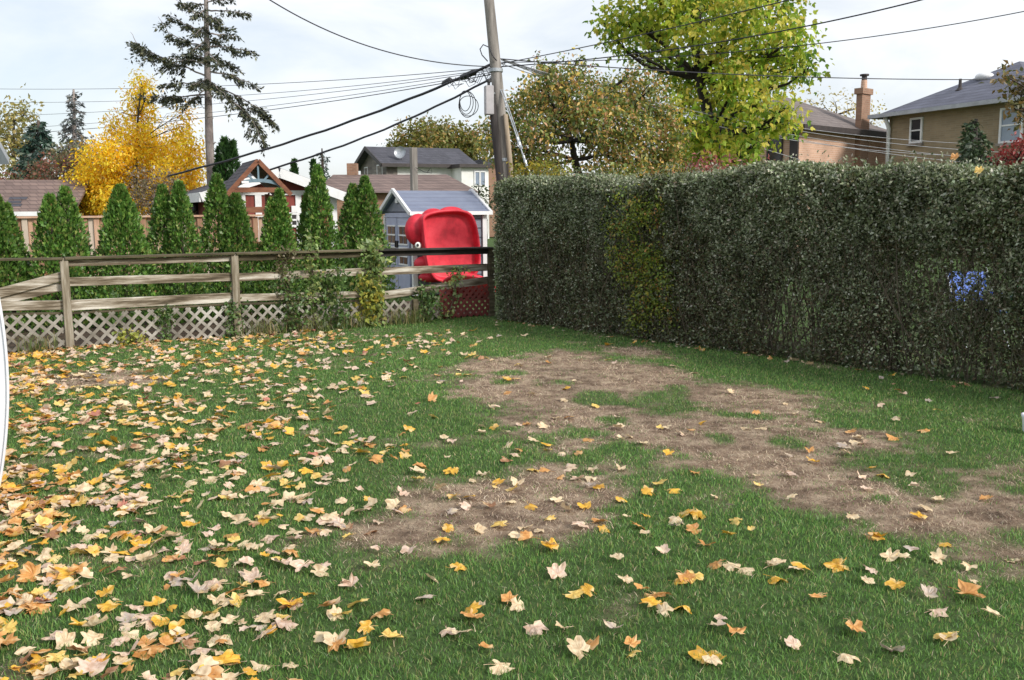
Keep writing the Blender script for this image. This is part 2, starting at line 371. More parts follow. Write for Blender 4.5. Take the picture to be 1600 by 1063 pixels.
def ground_mat(name, attr):
    m, t = newmat(name)
    o = N('ShaderNodeOutputMaterial', t); b = N('ShaderNodeBsdfPrincipled', t); b.inputs['Roughness'].default_value = 1.0; b.inputs['Specular IOR Level'].default_value = 0.1
    tcn = N('ShaderNodeTexCoord', t)
    def nz_(s, d=6):
        n = N('ShaderNodeTexNoise', t); n.inputs['Scale'].default_value = s; n.inputs['Detail'].default_value = d; n.inputs['Roughness'].default_value = 0.7; t.links.new(tcn.outputs['Object'], n.inputs[0]); return n
    def ramp(n, c, pos=(0.3, 0.7)):
        r = N('ShaderNodeValToRGB', t); e = r.color_ramp.elements
        while len(e) < len(c): e.new(0.5)
        for i, k in enumerate(c): e[i].position = pos[0] + (pos[1] - pos[0]) * i / (len(c) - 1); e[i].color = (*k, 1)
        t.links.new(n.outputs[0], r.inputs[0]); return r
    green = ramp(nz_(9), [(0.040, 0.066, 0.022), (0.075, 0.125, 0.042), (0.11, 0.15, 0.06)])
    if attr:
        dirt = ramp(nz_(5, 14), [S(62, 50, 42), S(138, 118, 100), S(190, 170, 146)], (0.28, 0.66))
        a = N('ShaderNodeAttribute', t); a.attribute_name = 'Col'
        q = N('ShaderNodeMix', t, data_type='RGBA'); t.links.new(a.outputs['Fac'], q.inputs['Factor']); t.links.new(green.outputs[0], q.inputs['A']); t.links.new(dirt.outputs[0], q.inputs['B'])
        t.links.new(q.outputs['Result'], b.inputs['Base Color'])
    else: t.links.new(green.outputs[0], b.inputs['Base Color'])
    bm = N('ShaderNodeBump', t); bm.inputs['Strength'].default_value = 0.8; bm.inputs['Distance'].default_value = 0.03
    t.links.new(nz_(45, 8).outputs[0], bm.inputs['Height']); t.links.new(bm.outputs[0], b.inputs['Normal'])
    t.links.new(b.outputs[0], o.inputs[0]); return m
tag(MB().add([(-400, -60, -0.05), (400, -60, -0.05), (400, 700, -0.05), (-400, 700, -0.05)], [(0, 1, 2, 3)]).build('ground', ground_mat('far_ground', False)),
    'green ground running on beyond the fence and hedge', 'ground', kind='structure')
def zlawn(x, y): return (fbm(x, y, 0.8, 70) - 0.5) * 0.05
xs = np.arange(-9, 9.01, 0.075); ys = np.arange(0.5, 16.0, 0.075)
gx, gy = np.meshgrid(xs, ys); gx = gx.ravel(); gy = gy.ravel(); nx, ny = len(xs), len(ys)
gv = np.stack([gx, gy, zlawn(gx, gy)], 1)
ii = (np.arange(ny - 1)[:, None] * nx + np.arange(nx - 1)[None]).ravel()
gf = np.stack([ii, ii + 1, ii + nx + 1, ii + nx], 1)
dn = deadness(gx, gy)
tag(np_mesh('lawn', gv, gf, ground_mat('lawn_soil', True), None, np.repeat(dn[:, None], 3, 1), True), 'green back lawn with bare straw-coloured dead patches', 'lawn', kind='structure')

# layout of the fence and the hedge on the ground
FU = np.array([0.9, 0.43]); FU /= np.linalg.norm(FU); FV = np.array([-FU[1], FU[0]])
POSTS = [G(-170, 566), G(110, 547), G(372, 527), G(592, 508), G(768, 493)]
HEDGE_A = G(782, 501)[:2]; HEDGE_B = G(1610, 618)[:2]
hd = (HEDGE_B - HEDGE_A) / np.linalg.norm(HEDGE_B - HEDGE_A); hn = np.array([hd[1], -hd[0]])
if hn[1] > 0: hn = -hn                       # outward, towards the lawn
def yard_side(x, y):
    """signed distance inside the yard: >0 on the lawn side of fence and hedge"""
    a, b = POSTS[1][:2], POSTS[4][:2]; d = (b - a) / np.linalg.norm(b - a)
    s1 = (x - a[0]) * d[1] - (y - a[1]) * d[0]
    s2 = (x - HEDGE_A[0]) * hn[0] + (y - HEDGE_A[1]) * hn[1]
    return np.minimum(s1, s2)

_bu = (POSTS[4][:2] - POSTS[1][:2]); _bl = np.linalg.norm(_bu); _bu = _bu / _bl; _bv = np.array([-_bu[1], _bu[0]])
bed = [np.array([*(POSTS[1][:2] + _bu * a + _bv * b), .034]) for a, b in ((-6, .06), (_bl - .05, .06), (_bl - .05, 2.6), (-6, 2.6))]
tag(MB().add(bed, [(0, 1, 2, 3)]).build('dark_ground_strip', mottled('dark_strip_ground', [S(40, 32, 26), S(78, 62, 48), S(110, 88, 66)], 14, 1.0, 0.8, 40)), 'dark ground strip behind the lattice under the clipped cedars', 'planting bed', kind='structure')  # dark brown ground strip added behind the fence so the lattice gaps read dark

# ------------------------------------------------------------------ foliage helpers
def nrm(a): return a / (np.linalg.norm(a, axis=-1, keepdims=True) + 1e-9)
def frames(d, n):
    y = nrm(d); x = nrm(np.cross(y, n)); z = np.cross(x, y)
    return np.stack([x, y, z], -1)
def place(T, TF, pos, R, sc_, colr):
    k = len(T); n = len(pos)
    sc_ = np.asarray(sc_, float)
    if sc_.ndim == 1: sc_ = np.repeat(sc_[:, None], 3, 1)
    V = np.einsum('nij,nkj->nki', R, T[None] * sc_[:, None, :]) + pos[:, None, :]
    Fa = (TF[None] + (np.arange(n) * k)[:, None, None]).reshape(-1, TF.shape[1])
    return V.reshape(-1, 3), Fa, np.repeat(colr, k, 0)
LEAF_T = np.array([[0, 0, 0], [0.5, 0.45, 0.10], [0, 1, -0.12], [-0.5, 0.45, 0.10]]); LEAF_F = np.array([[0, 1, 2], [0, 2, 3]])
LOBED_T = np.array([[0, 0, 0], [.34, .02, .05], [.62, .42, -.02], [.30, .48, .06], [.26, .74, 0], [0, 1.05, -.2], [-.26, .74, 0], [-.30, .48, .06], [-.62, .42, -.02], [-.34, .02, .05]])
LOBED_F = np.array([[0, 1, 3], [1, 2, 3], [0, 3, 5], [3, 4, 5], [0, 5, 7], [5, 6, 7], [0, 7, 9], [7, 8, 9]])
def pick(pal, n):
    wts = np.array([p[0] for p in pal], float); wts /= wts.sum()
    i = rng.choice(len(pal), n, p=wts); c = np.array([p[1] for p in pal])[i]
    return c * rng.uniform(0.72, 1.25, (n, 1)) * rng.uniform(0.92, 1.08, (n, 3))
def unit(n): return nrm(rng.normal(size=(n, 3)))
def cloud(name, clumps, sig, per, size, pal, mat, parent, droop=0.4, width=0.6, T=LEAF_T, TF=LEAF_F, same=0.55, outc=None):
    clumps = np.asarray(clumps); n = len(clumps)
    cc = pick(pal, n)
    idx = np.repeat(np.arange(n), per); m = len(idx)
    off = rng.normal(size=(m, 3)) * sig; pos = clumps[idx] + off
    d = unit(m) + nrm(off) * 0.6; d[:, 2] -= droop
    nn = unit(m) * 0.8; nn[:, 2] += 0.9
    lc = np.where(rng.random((m, 1)) < same, cc[idx] * rng.uniform(0.85, 1.15, (m, 1)), pick(pal, m))
    s = size * rng.uniform(0.6, 1.3, m); sc3 = np.stack([s * width * rng.uniform(0.8, 1.2, m), s, s], 1)
    V, Fa, C = place(T, TF, pos, frames(d, nn), sc3, lc)
    return np_mesh(name, V, Fa, mat, parent, C)
def bend(a, b, k=0.12, n=4, sag=0.0):
    a = np.array(a, float); b = np.array(b, float); L = np.linalg.norm(b - a); o = rng.normal(size=3) * k * L
    return [a + (b - a) * t + o * math.sin(math.pi * t) - np.array([0, 0, sag * L * math.sin(math.pi * t)]) for t in np.linspace(0, 1, n)]
def tree(name, label, cat, depth, trunk, lobes, size, pal, leaf_k=1.0, per=14, sig=None, bark='bark', trunk_r=0.14, droop=0.4, width=0.6, T=LEAF_T, TF=LEAF_F, mat='leaf', spread=0.8, group=None, same=0.55, shell=0.45, limbs=True):
    """trunk: pixel polyline; lobes: (px, py, radius px). Everything gets its own depth inside the crown."""
    tp = [P(x, y, depth) for x, y in trunk]; tp[0] = np.array([tp[0][0], tp[0][1], -0.05])
    root = thing(name, label, cat, (tp[0][0], tp[0][1], 0), group)
    mid = np.mean([l[0] for l in lobes]); allr = max(abs(l[0] - mid) + l[2] for l in lobes) * depth / F
    cs = sig or size * 1.6
    clumps = []; tb = MB(); nT = len(tp)
    tb.tube(tp, [trunk_r * (1 - 0.75 * i / max(1, nT - 1)) for i in range(nT)], 9)
    for (lx, ly, lr) in lobes:
        edge = min(1.0, abs(lx - mid) * depth / F / allr)
        dz = rng.uniform(-1, 1) * allr * spread * math.sqrt(max(0.05, 1 - edge ** 2))
        c = P(lx, ly, depth); c = c + (c - CAM) / np.linalg.norm(c - CAM) * 0; r = lr * depth / F
        c = P(lx, ly, depth + dz); r = lr * (depth + dz) / F
        n = max(4, int(leaf_k * 5.0 * (r / cs) ** 2))
        q = unit(n) * (rng.uniform(shell ** 3, 1, (n, 1)) ** (1 / 3)) * r * np.array([1, 1, 0.92])
        cl = c + q; clumps.append(cl)
        if limbs:
            zc = [k for k in range(nT) if tp[k][2] < c[2] - 0.1 * r] or [0]
            s = tp[min(zc[-1], nT - 1)]
            r0 = max(0.012, trunk_r * 0.32)
            pl = bend(s, c, 0.08, 5, 0.05); tb.tube(pl, np.linspace(r0, r0 * 0.35, 5), 6, False)
            for j in rng.choice(n, min(n, 6), replace=False):
                tb.tube(bend(pl[rng.integers(2, 5)], cl[j], 0.1, 3), [r0 * 0.35, r0 * 0.22, r0 * 0.08], 4, False)
    tb.build('trunk', MT[bark], root, True)
    cloud('crown', np.concatenate(clumps), cs, per, size, pal, MT[mat], root, droop, width, T, TF, same)
    return root

# ------------------------------------------------------------------ background buildings
class Fr:
    """local frame of a building: a along the front, b into the depth"""
    def __init__(s, px, depth, u_, v_=None):
        c = P(px, HZ, depth); s.O = np.array([c[0], c[1]]); s.u = np.array(u_, float) / np.linalg.norm(u_)
        s.v = np.array(v_, float) / np.linalg.norm(v_) if v_ is not None else np.array([-s.u[1], s.u[0]])
    def __call__(s, a, b, z):
        q = s.O + s.u * a + s.v * b; return np.array([q[0], q[1], z])
    def a_at(s, px, b=0.0): return along(s.O + s.v * b, s.u, px)
    def b_at(s, px, a=0.0): return along(s.O + s.u * a, s.v, px)
    def z_a(s, a, py, b=0.0):
        q = s(a, b, 0); return zat(q[0], q[1], py)
    def bx(s, mb, a0, a1, b0, b1, z0, z1):
        return mb.box8([s(a0, b0, z0), s(a1, b0, z0), s(a1, b1, z0), s(a0, b1, z0), s(a0, b0, z1), s(a1, b0, z1), s(a1, b1, z1), s(a0, b1, z1)])
    def fb(s, mb, face, s0, s1, o0, o1, z0, z1):
        """box on a face: 'b' = the b=0 face (looks along -v), 'a' = the a=0 face (looks along -u); o = outward offset"""
        if face == 'b': return s.bx(mb, s0, s1, -o1, -o0, z0, z1)
        return s.bx(mb, -o1, -o0, s0, s1, z0, z1)
def window(fr, root, face, s0, s1, z0, z1, frame='white', glass='glass', fw=0.07, hbar=True, vbar=False, sill=None, name='window'):
    wn = fr.fb(MB(), face, s0, s1, 0.005, 0.03, z0, z1).build(name, MT[glass], root)
    m = MB()
    fr.fb(m, face, s0 - fw, s1 + fw, 0.004, 0.07, z1, z1 + fw); fr.fb(m, face, s0 - fw, s1 + fw, 0.004, 0.07, z0 - fw, z0)
    fr.fb(m, face, s0 - fw, s0, 0.004, 0.068, z0, z1); fr.fb(m, face, s1, s1 + fw, 0.004, 0.068, z0, z1)
    if hbar: fr.fb(m, face, s0, s1, 0.004, 0.055, (z0 + z1) / 2 - 0.025, (z0 + z1) / 2 + 0.025)
    if vbar: fr.fb(m, face, (s0 + s1) / 2 - 0.025, (s0 + s1) / 2 + 0.025, 0.004, 0.052, z0, z1)
    m.build('frame', MT[frame], wn)
    if sill: fr.fb(MB(), face, s0 - fw - 0.06, s1 + fw + 0.06, 0.004, 0.12, z0 - fw - 0.09, z0 - fw - 0.002).build('sill', MT[sill], wn)
    return wn

# olive brick house beyond the hedge
fr = Fr(1383, 36, (0.405, -0.914), (0.914, 0.405))
ze = fr.z_a(0, 181); aW = fr.a_at(1606); root = thing('brick_house', 'olive brick house with grey hip roof and white windows, farthest along the hedge', 'house', fr(0, 0, 0))
fr.bx(MB(), 0, aW, 0, 7, 0, ze).build('wall', MT['brick_olive'], root)
ov = 0.45; m = MB(); rz = fr.z_a(aW / 2, 96, aW / 2); e0 = ze - 0.02
c = [fr(-ov, -ov, e0), fr(aW + ov, -ov, e0), fr(aW + ov, 7 + ov, e0), fr(-ov, 7 + ov, e0)]
r1, r2 = fr(aW / 2, aW / 2, rz), fr(aW / 2, 7 - aW / 2 + 0.6, rz)
m.add(c + [r1, r2], [(0, 1, 4), (1, 2, 5, 4), (2, 3, 5), (3, 0, 4, 5), (3, 2, 1, 0)])
rf = m.build('roof', MT['sh_grey'], root)
m = MB(); m.beam(fr(-ov - .06, -ov - .05, e0 + .0), fr(aW + ov, -ov - .05, e0 + .0), 0.12, 0.14); m.beam(fr(-ov - .05, -ov - .1, e0), fr(-ov - .05, 7 + ov, e0), 0.12, 0.14)
m.build('gutter', MT['grey_trim'], rf)
q = fr.a_at(1455, 0); v_ = fr(q, 1.1, 0); zz = e0 + (rz - e0) * (1.1 + ov) / (aW / 2 + ov)
MB().lathe((v_[0], v_[1], zz - .05), [(0.16, 0), (0.06, 0.12), (0.05, 0.42), (0.0, 0.42)], 10).build('vent_pipe', MT['darktrim'], rf)
vp = fr(aW / 2 - .5, 1.0 + .9, 0); zz = e0 + (rz - e0) * (1.9 + ov) / (aW / 2 + ov)
MB().ellip((vp[0], vp[1], zz + .03), (.32, .32, .16)).build('roof_vent', MT['white'], rf, True)
window(fr, root, 'b', fr.a_at(1419), fr.a_at(1433.5), fr.z_a(fr.a_at(1426), 221), fr.z_a(fr.a_at(1426), 187), sill='stone')
window(fr, root, 'b', fr.a_at(1558), fr.a_at(1588), fr.z_a(fr.a_at(1572), 220), fr.z_a(fr.a_at(1572), 171), glass='glass_sky', sill='stone')
a0 = fr.a_at(1385.5); MB().tube([fr(a0, -.3, e0 - .05), fr(a0, -.09, e0 - .45), fr(a0, -.09, 0.2)], 0.075, 8).build('downpipe', MT['white'], root, True)

# pink brick house with the tall chimney
fr = Fr(1245, 34, (0.757, 0.653)); ze = fr.z_a(0, 197); aW = fr.a_at(1384); bW = 6.0
root = thing('brick_house', 'pinkish brick house with brown-grey hip roof and tall brick chimney', 'house', fr(0, 0, 0))
fr.bx(MB(), 0, aW, 0, bW, 0, ze).build('wall', MT['brick_pink'], root)
m = MB(); pk = fr(3.4, 2.6, 0); pz = zat(pk[0], pk[1], 151); e0 = ze - .02; ov = .4
c = [fr(-ov, -ov, e0), fr(aW + ov, -ov, e0), fr(aW + ov, bW + ov, e0), fr(-ov, bW + ov, e0), fr(3.0, 2.7, pz), fr(3.3, 3.4, pz)]
m.add(c, [(0, 1, 4), (1, 2, 5, 4), (2, 3, 5), (3, 0, 4, 5), (3, 2, 1, 0)]); rf = m.build('roof', MT['sh_taupe'], root)
m = MB(); m.beam(fr(-ov, -ov, e0 - .06), fr(aW + ov, -ov, e0 - .06), .1, .2); m.beam(fr(-ov, -ov, e0 - .062), fr(-ov, bW + ov, e0 - .062), .1, .2); m.build('fascia', MT['darktrim'], rf)
a0 = fr.a_at(1339, -.2); a1 = fr.a_at(1352, -.2); zt = fr.z_a(a0, 137, -.3)
ch = fr.bx(MB(), a0, a1, -.22, 0.02, 0, zt).build('chimney', MT['brick_brown'], root)
fr.bx(MB(), a0 - .07, a1 + .07, -.28, .08, zt - .22, zt - .0).build('chimney_cap', MT['brick_brown'], ch)
am = (a0 + a1) / 2; cp = fr(am, -.10, zt)
MB().lathe(cp, [(.12, 0), (.11, .32), (.0, .32)], 12).build('chimney_pot', MT['brick_pink'], ch); MB().lathe(cp + (0, 0, .32), [(.1, 0), (.1, .16), (.17, .16), (.17, .22), (0, .24)], 12).build('rain_cap', MT['darktrim'], ch)
b0, b1 = fr.b_at(1218), fr.b_at(1199); window(fr, root, 'a', b0, b1, 1.8, fr.z_a(0, 209) - .1, 'darktrim', hbar=False)
fr.fb(MB(), 'a', .02, .35, .01, .06, 0, ze - .1).build('corner_panel', MT['darktrim'], root)

# pale house with stone gable, far behind the shed
fr = Fr(607, 55, (0.907, 0.42)); ze = fr.z_a(0, 252); aW = fr.a_at(737); bW = fr.b_at(567)
root = thing('stucco_house', 'white two-storey house with stone gable and dark roof behind the grey shed', 'house', fr(0, 0, 0))
fr.bx(MB(), 0, aW, 0, bW, 0, ze).build('wall', MT['white_wall'], root)
rz = fr.z_a(0, 232, bW / 2); m = MB()
m.add([fr(-.06, -.02, 0), fr(-.06, bW + .02, 0), fr(-.06, bW + .02, ze), fr(-.06, bW / 2, rz - .12), fr(-.06, -.02, ze), fr(0.6, -.02, 0), fr(.6, -.02, ze)], [(0, 4, 3, 2, 1), (0, 5, 6, 4)]); m.build('stone_gable', MT['stone'], root)
def gable_roof(fr, aL, aR, bL, bR, ze, rz, mat, root, th=0.14, trim=None):
    m = MB(); bm_ = (bL + bR) / 2
    for s0, s1 in ((bL, bm_), (bR, bm_)):
        p = [fr(aL, s0, ze), fr(aR, s0, ze), fr(aR, s1, rz), fr(aL, s1, rz)]
        m.box8([x - np.array([0, 0, th]) for x in p] + p)
    o = m.build('roof', MT[mat], root)
    if trim:
        m = MB()
        for s0 in (bL, bR):
            m.beam(fr(aL - .03, s0, ze - .09), fr(aL - .03, bm_, rz - .09), .05, .22)
        m.beam(fr(aL, bL - .03, ze - .08), fr(aR, bL - .03, ze - .08), .06, .2); m.build('fascia', MT[trim], o)
    return o
sl_ = (rz - ze) / (bW / 2)
rf = gable_roof(fr, -.5, aW + .3, -.5, bW + .5, ze - .5 * sl_, rz + .1, 'sh_dark', root, .15, 'darktrim')
dp = fr(.9, .2, ze + .5); dsh = MB().lathe(dp, [(.02, 0.0), (.2, .03), (.33, .1), (.36, .14)], 16, (-.2, -1, .25)); dsh.tube([dp, dp + (.05, .15, -.45)], .03, 5); dsh.build('satellite_dish', MT['galv'], root, True)
window(fr, root, 'a', bW * .16, bW * .34, fr.z_a(0, 274, bW * .25), fr.z_a(0, 259, bW * .25), vbar=True, hbar=False, glass='glass_sky')
window(fr, root, 'a', bW * .72, bW * .84, fr.z_a(0, 274, bW * .78), fr.z_a(0, 263, bW * .78), vbar=True, hbar=False, glass='glass_sky')
a0 = fr.a_at(722, -1.6); a1 = fr.a_at(764, -1.6); zA = fr.z_a(a0, 262, -1.6)
fr.bx(MB(), a0, a1, -1.6, 3, 0, zA).build('annex_wall', MT['white_wall'], root)
fr.bx(MB(), a0 - .25, a1 + .2, -1.95, 3.2, zA, zA + .2).build('annex_roof', MT['darktrim'], root)
f2 = Fr(607, 55, (0.907, 0.42)); f2.O = f2.O + f2.v * -1.6
window(f2, root, 'b', f2.a_at(743), f2.a_at(749), f2.z_a(a0, 289), f2.z_a(a0, 269), hbar=False, vbar=False, glass='glass_sky'); window(f2, root, 'b', f2.a_at(751.5), f2.a_at(757.5), f2.z_a(a0, 289), f2.z_a(a0, 269), hbar=False, glass='glass_sky')
# small brown brick wing seen past the pole
fr = Fr(763, 60, (1, .3)); root = thing('brown_house', 'sliver of a brown brick house beside the leaning pole', 'house', fr(0, 0, 0))
fr.bx(MB(), 0, 2.2, 0, 4, 0, fr.z_a(0, 258)).build('wall', MT['brick_brown'], root); fr.bx(MB(), -.3, 2.5, -.3, 4.3, fr.z_a(0, 258), fr.z_a(0, 248)).build('roof', MT['sh_dark'], root)
window(fr, root, 'b', .75, 1.15, fr.z_a(0, 288), fr.z_a(0, 265), hbar=True)

# bungalow with brown hip roof
fr = Fr(505, 39, (0.985, 0.17)); ze = fr.z_a(0, 302); aW = fr.a_at(734); root = thing('bungalow', 'low bungalow whose broad brown shingle roof shows behind the grey shed', 'house', fr(0, 0, 0))
fr.bx(MB(), 0, aW, 0, 7, 0, ze).build('wall', MT['brick_brown'], root)
rzz = fr.z_a(3, 273, 3.5); m = MB(); ov = .4
m.add([fr(-ov, -ov, ze), fr(aW + ov, -ov, ze), fr(aW + ov, 7 + ov, ze), fr(-ov, 7 + ov, ze), fr(.4, 3.5, rzz), fr(aW - .6, 3.5, rzz)], [(0, 1, 5, 4), (1, 2, 5), (2, 3, 4, 5), (3, 0, 4), (3, 2, 1, 0)])
rf = m.build('roof', MT['sh_brown'], root)
q = fr(fr.a_at(553, 3.6), 3.6, rzz); m = MB().box(q + (0, 0, .1), (.45, .45, .8)); m.build('chimney', MT['brick_brown'], rf)

# brown-roofed garage at the far left
fr = Fr(-40, 30, (0.98, 0.2)); aW = fr.a_at(104, 0); ze = fr.z_a(0, 334); root = thing('brown_roof_garage', 'low garage with worn brown shingle roof and white eave beside the yellow tree', 'garage', fr(0, 0, 0))
fr.bx(MB(), 0, aW, 0, 4.5, 0, ze).build('wall', MT['brick_brown'], root)
rz = fr.z_a(aW, 281, 2.25); gable_roof(fr, -.4, aW + .3, -.35, 4.85, ze + .02, rz, 'sh_brown', root, .1)
m = MB(); m.beam(fr(-.4, -.38, ze - .02), fr(aW + .3, -.38, ze - .02), .06, .14); m.build('fascia', MT['white'], root)
zz = lambda b: ze + .02 + (rz - ze) * (b + .35) / 2.6
for i, (aa, bb, ww) in enumerate(((.62, .35, .42), (.62, .62, .55), (.9, .1, .3))):
    a_ = fr.a_at(12 + i * 3, bb); p = [fr(a_, bb, zz(bb) + .012), fr(a_ + ww, bb, zz(bb) + .012), fr(a_ + ww, bb + .18, zz(bb + .18) + .012), fr(a_, bb + .18, zz(bb + .18) + .012)]
    MB().box8([x - np.array([0, 0, .008]) for x in p] + p).build('patched_shingle', MT['sh_dark'], root)

# eave of a house just outside the picture on the left
fr = Fr(-120, 20, (0.95, .3)); root = thing('grey_house', 'grey house of which only the pale sloping eave corner shows', 'house', fr(-3, 0, 0))
fr.bx(MB(), -3, 0, 0, 1.5, 0, 2.2).build('wall', MT['grey_trim'], root)
pA = P(14, 246, 20); pB = P(-60, 112, 20); vd = np.array([-.75, .5, 0])
m = MB(); m.box8([pA - (0, 0, .14), pA - (0, 0, .14) + vd, pB - (0, 0, .14) + vd, pB - (0, 0, .14), pA, pA + vd, pB + vd, pB]); m.build('roof', MT['grey_trim'], root)

# white and red garden house
fr = Fr(338, 26, (0.893, 0.45)); ze = fr.z_a(0, 302); aW = fr.a_at(524); bW = fr.b_at(292)
root = thing('garden_house', 'small white-trimmed garden house with brick-red panels behind the cedar row', 'garden house', fr(0, 0, 0))
fr.bx(MB(), 0, aW, 0, bW, 0, ze).build('wall', MT['redpanel'], root)
am = aW / 2; rz = fr.z_a(am, 262, -.35)
MB().add([fr(0, .0, ze), fr(aW, .0, ze), fr(am, 0, rz - .1), fr(0, bW, ze), fr(aW, bW, ze), fr(am, bW, rz - .1)], [(0, 1, 2), (5, 4, 3)]).build('gable', MT['redpanel'], root)
zl = fr.z_a(-.4, 300, -.35); zr = fr.z_a(aW + .35, 304, -.35)
m = MB()
for aE, zE in ((-.45, zl), (aW + .4, zr)):
    p = [fr(aE, -.4, zE), fr(am, -.4, rz), fr(am, bW + .3, rz), fr(aE, bW + .3, zE)]; m.box8([x - np.array([0, 0, .09]) for x in p] + p)
rf = m.build('roof', MT['sh_dark'], root)
for aE, zE in ((-.45, zl), (aW + .4, zr)):
    MB().beam(fr(aE, -.43, zE - .15), fr(am, -.43, rz - .15), .05, .26).build('bargeboard', MT['white'], rf)
MB().beam(fr(-.47, -.4, zl - .14), fr(-.47, bW + .3, zl - .14), .05, .26).build('fascia', MT['white'], rf)
for p0, p1 in ((378, 384), (399, 409), (462, 471), (516, 526)):
    fr.fb(MB(), 'b', fr.a_at(p0), fr.a_at(p1), .003, .05, 0, ze + .02).build('timber', MT['white'], root)
zb = fr.z_a(am, 300); fr.fb(MB(), 'b', .1, aW - .15, .003, .06, zb - .09, zb + .04).build('beam', MT['white'], root)
fr.fb(MB(), 'b', fr.a_at(455), fr.a_at(464), .003, .07, fr.z_a(am, 333), fr.z_a(am, 322)).build('shelf', MT['white'], root)
window(fr, root, 'b', fr.a_at(455), fr.a_at(463), fr.z_a(am, 352), fr.z_a(am, 336)); window(fr, root, 'b', fr.a_at(402), fr.a_at(407), fr.z_a(am, 356), fr.z_a(am, 340))
fr.fb(MB(), 'a', bW * .72, bW * .95, .003, .06, 0, ze - .45).build('door', MT['white'], root)
for s0 in (.2, .55, .67, .97):
    fr.fb(MB(), 'a', bW * s0, bW * s0 + .12, .003, .08, 0, ze - .05).build('timber', MT['darktrim'] if s0 in (.55, .67) else MT['white'], root)
lp = fr(-.15, bW * .5, ze - .5); MB().lathe(lp, [(.04, 0), (.09, .03), (.09, .2), (.04, .26), (0, .28)], 10).build('wall_lantern', MT['black'], root)

# ------------------------------------------------------------------ play tower with a gabled roof
fr = Fr(364, 19, FU, FV); aW = fr.a_at(445); am = aW / 2; root = thing('play_tower', 'brown wooden play tower with plank gable roof and blue-grey arch', 'play tower', fr(am, .5, 0))
zp = fr.z_a(am, 250); zev = fr.z_a(0, 297); bD = 1.7
for a_, b_ in ((.04, .05), (aW - .04, .05), (.04, bD - .1), (aW - .04, bD - .1)):
    MB().box(fr(a_, b_, (zev - .05) / 2), (.09, .09, zev - .05), math.atan2(FU[1], FU[0])).build('post', MT['brown_wood'], root)
for sgn, a0 in ((1, -.1), (-1, aW + .1)):
    for k in range(8):
        t0, t1 = k / 8, (k + 1) / 8 + .02
        z0 = (zev - .06) + (zp - zev + .06) * t0; z1 = (zev - .06) + (zp - zev + .06) * t1
        A0 = a0 + (am - a0) * t0; A1 = a0 + (am - a0) * t1
        p = [fr(A0, -.08, z0 + .012), fr(A1, -.08, z1), fr(A1, bD, z1), fr(A0, bD, z0 + .012)]
        MB().box8([x - np.array([0, 0, .022]) for x in p] + p).build('roof_plank', MT['roof_board'], root)
    MB().beam(fr(a0 - .02 * sgn, -.12, zev - .1), fr(am, -.12, zp - .02), .035, .09).build('rafter', MT['brown_wood'], root)
MB().beam(fr(-.02, -.06, zev + .0), fr(aW + .02, -.06, zev + .0), .05, .1).build('tie_beam', MT['brown_wood'], root)
zt = fr.z_a(am, 328); MB().beam(fr(-.02, -.04, zt), fr(aW + .02, -.04, zt), .05, .12).build('rail', MT['brown_wood'], root)
MB().beam(fr(0, -.02, .95), fr(aW, -.02, .95), .05, .14).build('rail', MT['brown_wood'], root)
fr.bx(MB(), 0, aW, 0, bD - .1, .84, .9).build('deck', MT['brown_wood'], root)
m = MB(); pts = [fr(am + (aW * .42) * math.cos(t), -.07, zev + .06 + .13 * math.sin(t)) for t in np.linspace(math.pi, 0, 13)]
for i in range(12): m.beam(pts[i], pts[i + 1], .04, .07)
arch = m.build('arch', MT['bluegrey'], root); zc = zev + .17
for da in (-.24, 0, .24):
    MB().beam(fr(am + da * .35, -.07, zc + .0), fr(am + da, -.07, zc + (.26 if da == 0 else .17) + (.06 if da == 0 else 0)), .035, .05, (FV[0], FV[1], 0)).build('strut', MT['bluegrey'], arch)
MB().box(fr(am - .28, -.14, zev + .15), (.14, .08, .05), .4).build('lamp', MT['white'], root)
MB().box(fr(aW * .75, .25, zev - .5), (.03, .03, .9)).build('swing_bar', MT['brown_wood'], root)

# ------------------------------------------------------------------ cedar board fence behind the cedars
A = P(-60, HZ, 23.5)[:2]; nb = 56; root = thing('board_fence', 'pale pinkish cedar board fence behind the row of clipped cedars', 'fence', (A[0], A[1], 0))
bd = np.array([0.97, 0.24]); ang = math.atan2(bd[1], bd[0]); zt = zat(A[0], A[1], 342.5)
proto = None
for i in range(nb):
    q = A + bd * (i * .142); h_ = zt + random.uniform(-.015, .015); off = (-bd[1] * .05 if i % 2 else 0, bd[0] * .05 if i % 2 else 0)
    MB().box((q[0] + off[0], q[1] + off[1], h_ / 2), (.132, .02, h_), ang).build('board', MT[('cedar_board', 'cedar_brown', 'cedar_board', 'cedar_pale', 'cedar_brown')[random.randrange(5)]], root)
MB().beam(np.append(A + (0, -.02), zt + .03), np.append(A + bd * nb * .142 + (0, -.02), zt + .03), .12, .05).build('top_rail', MT['cedar_board'], root)

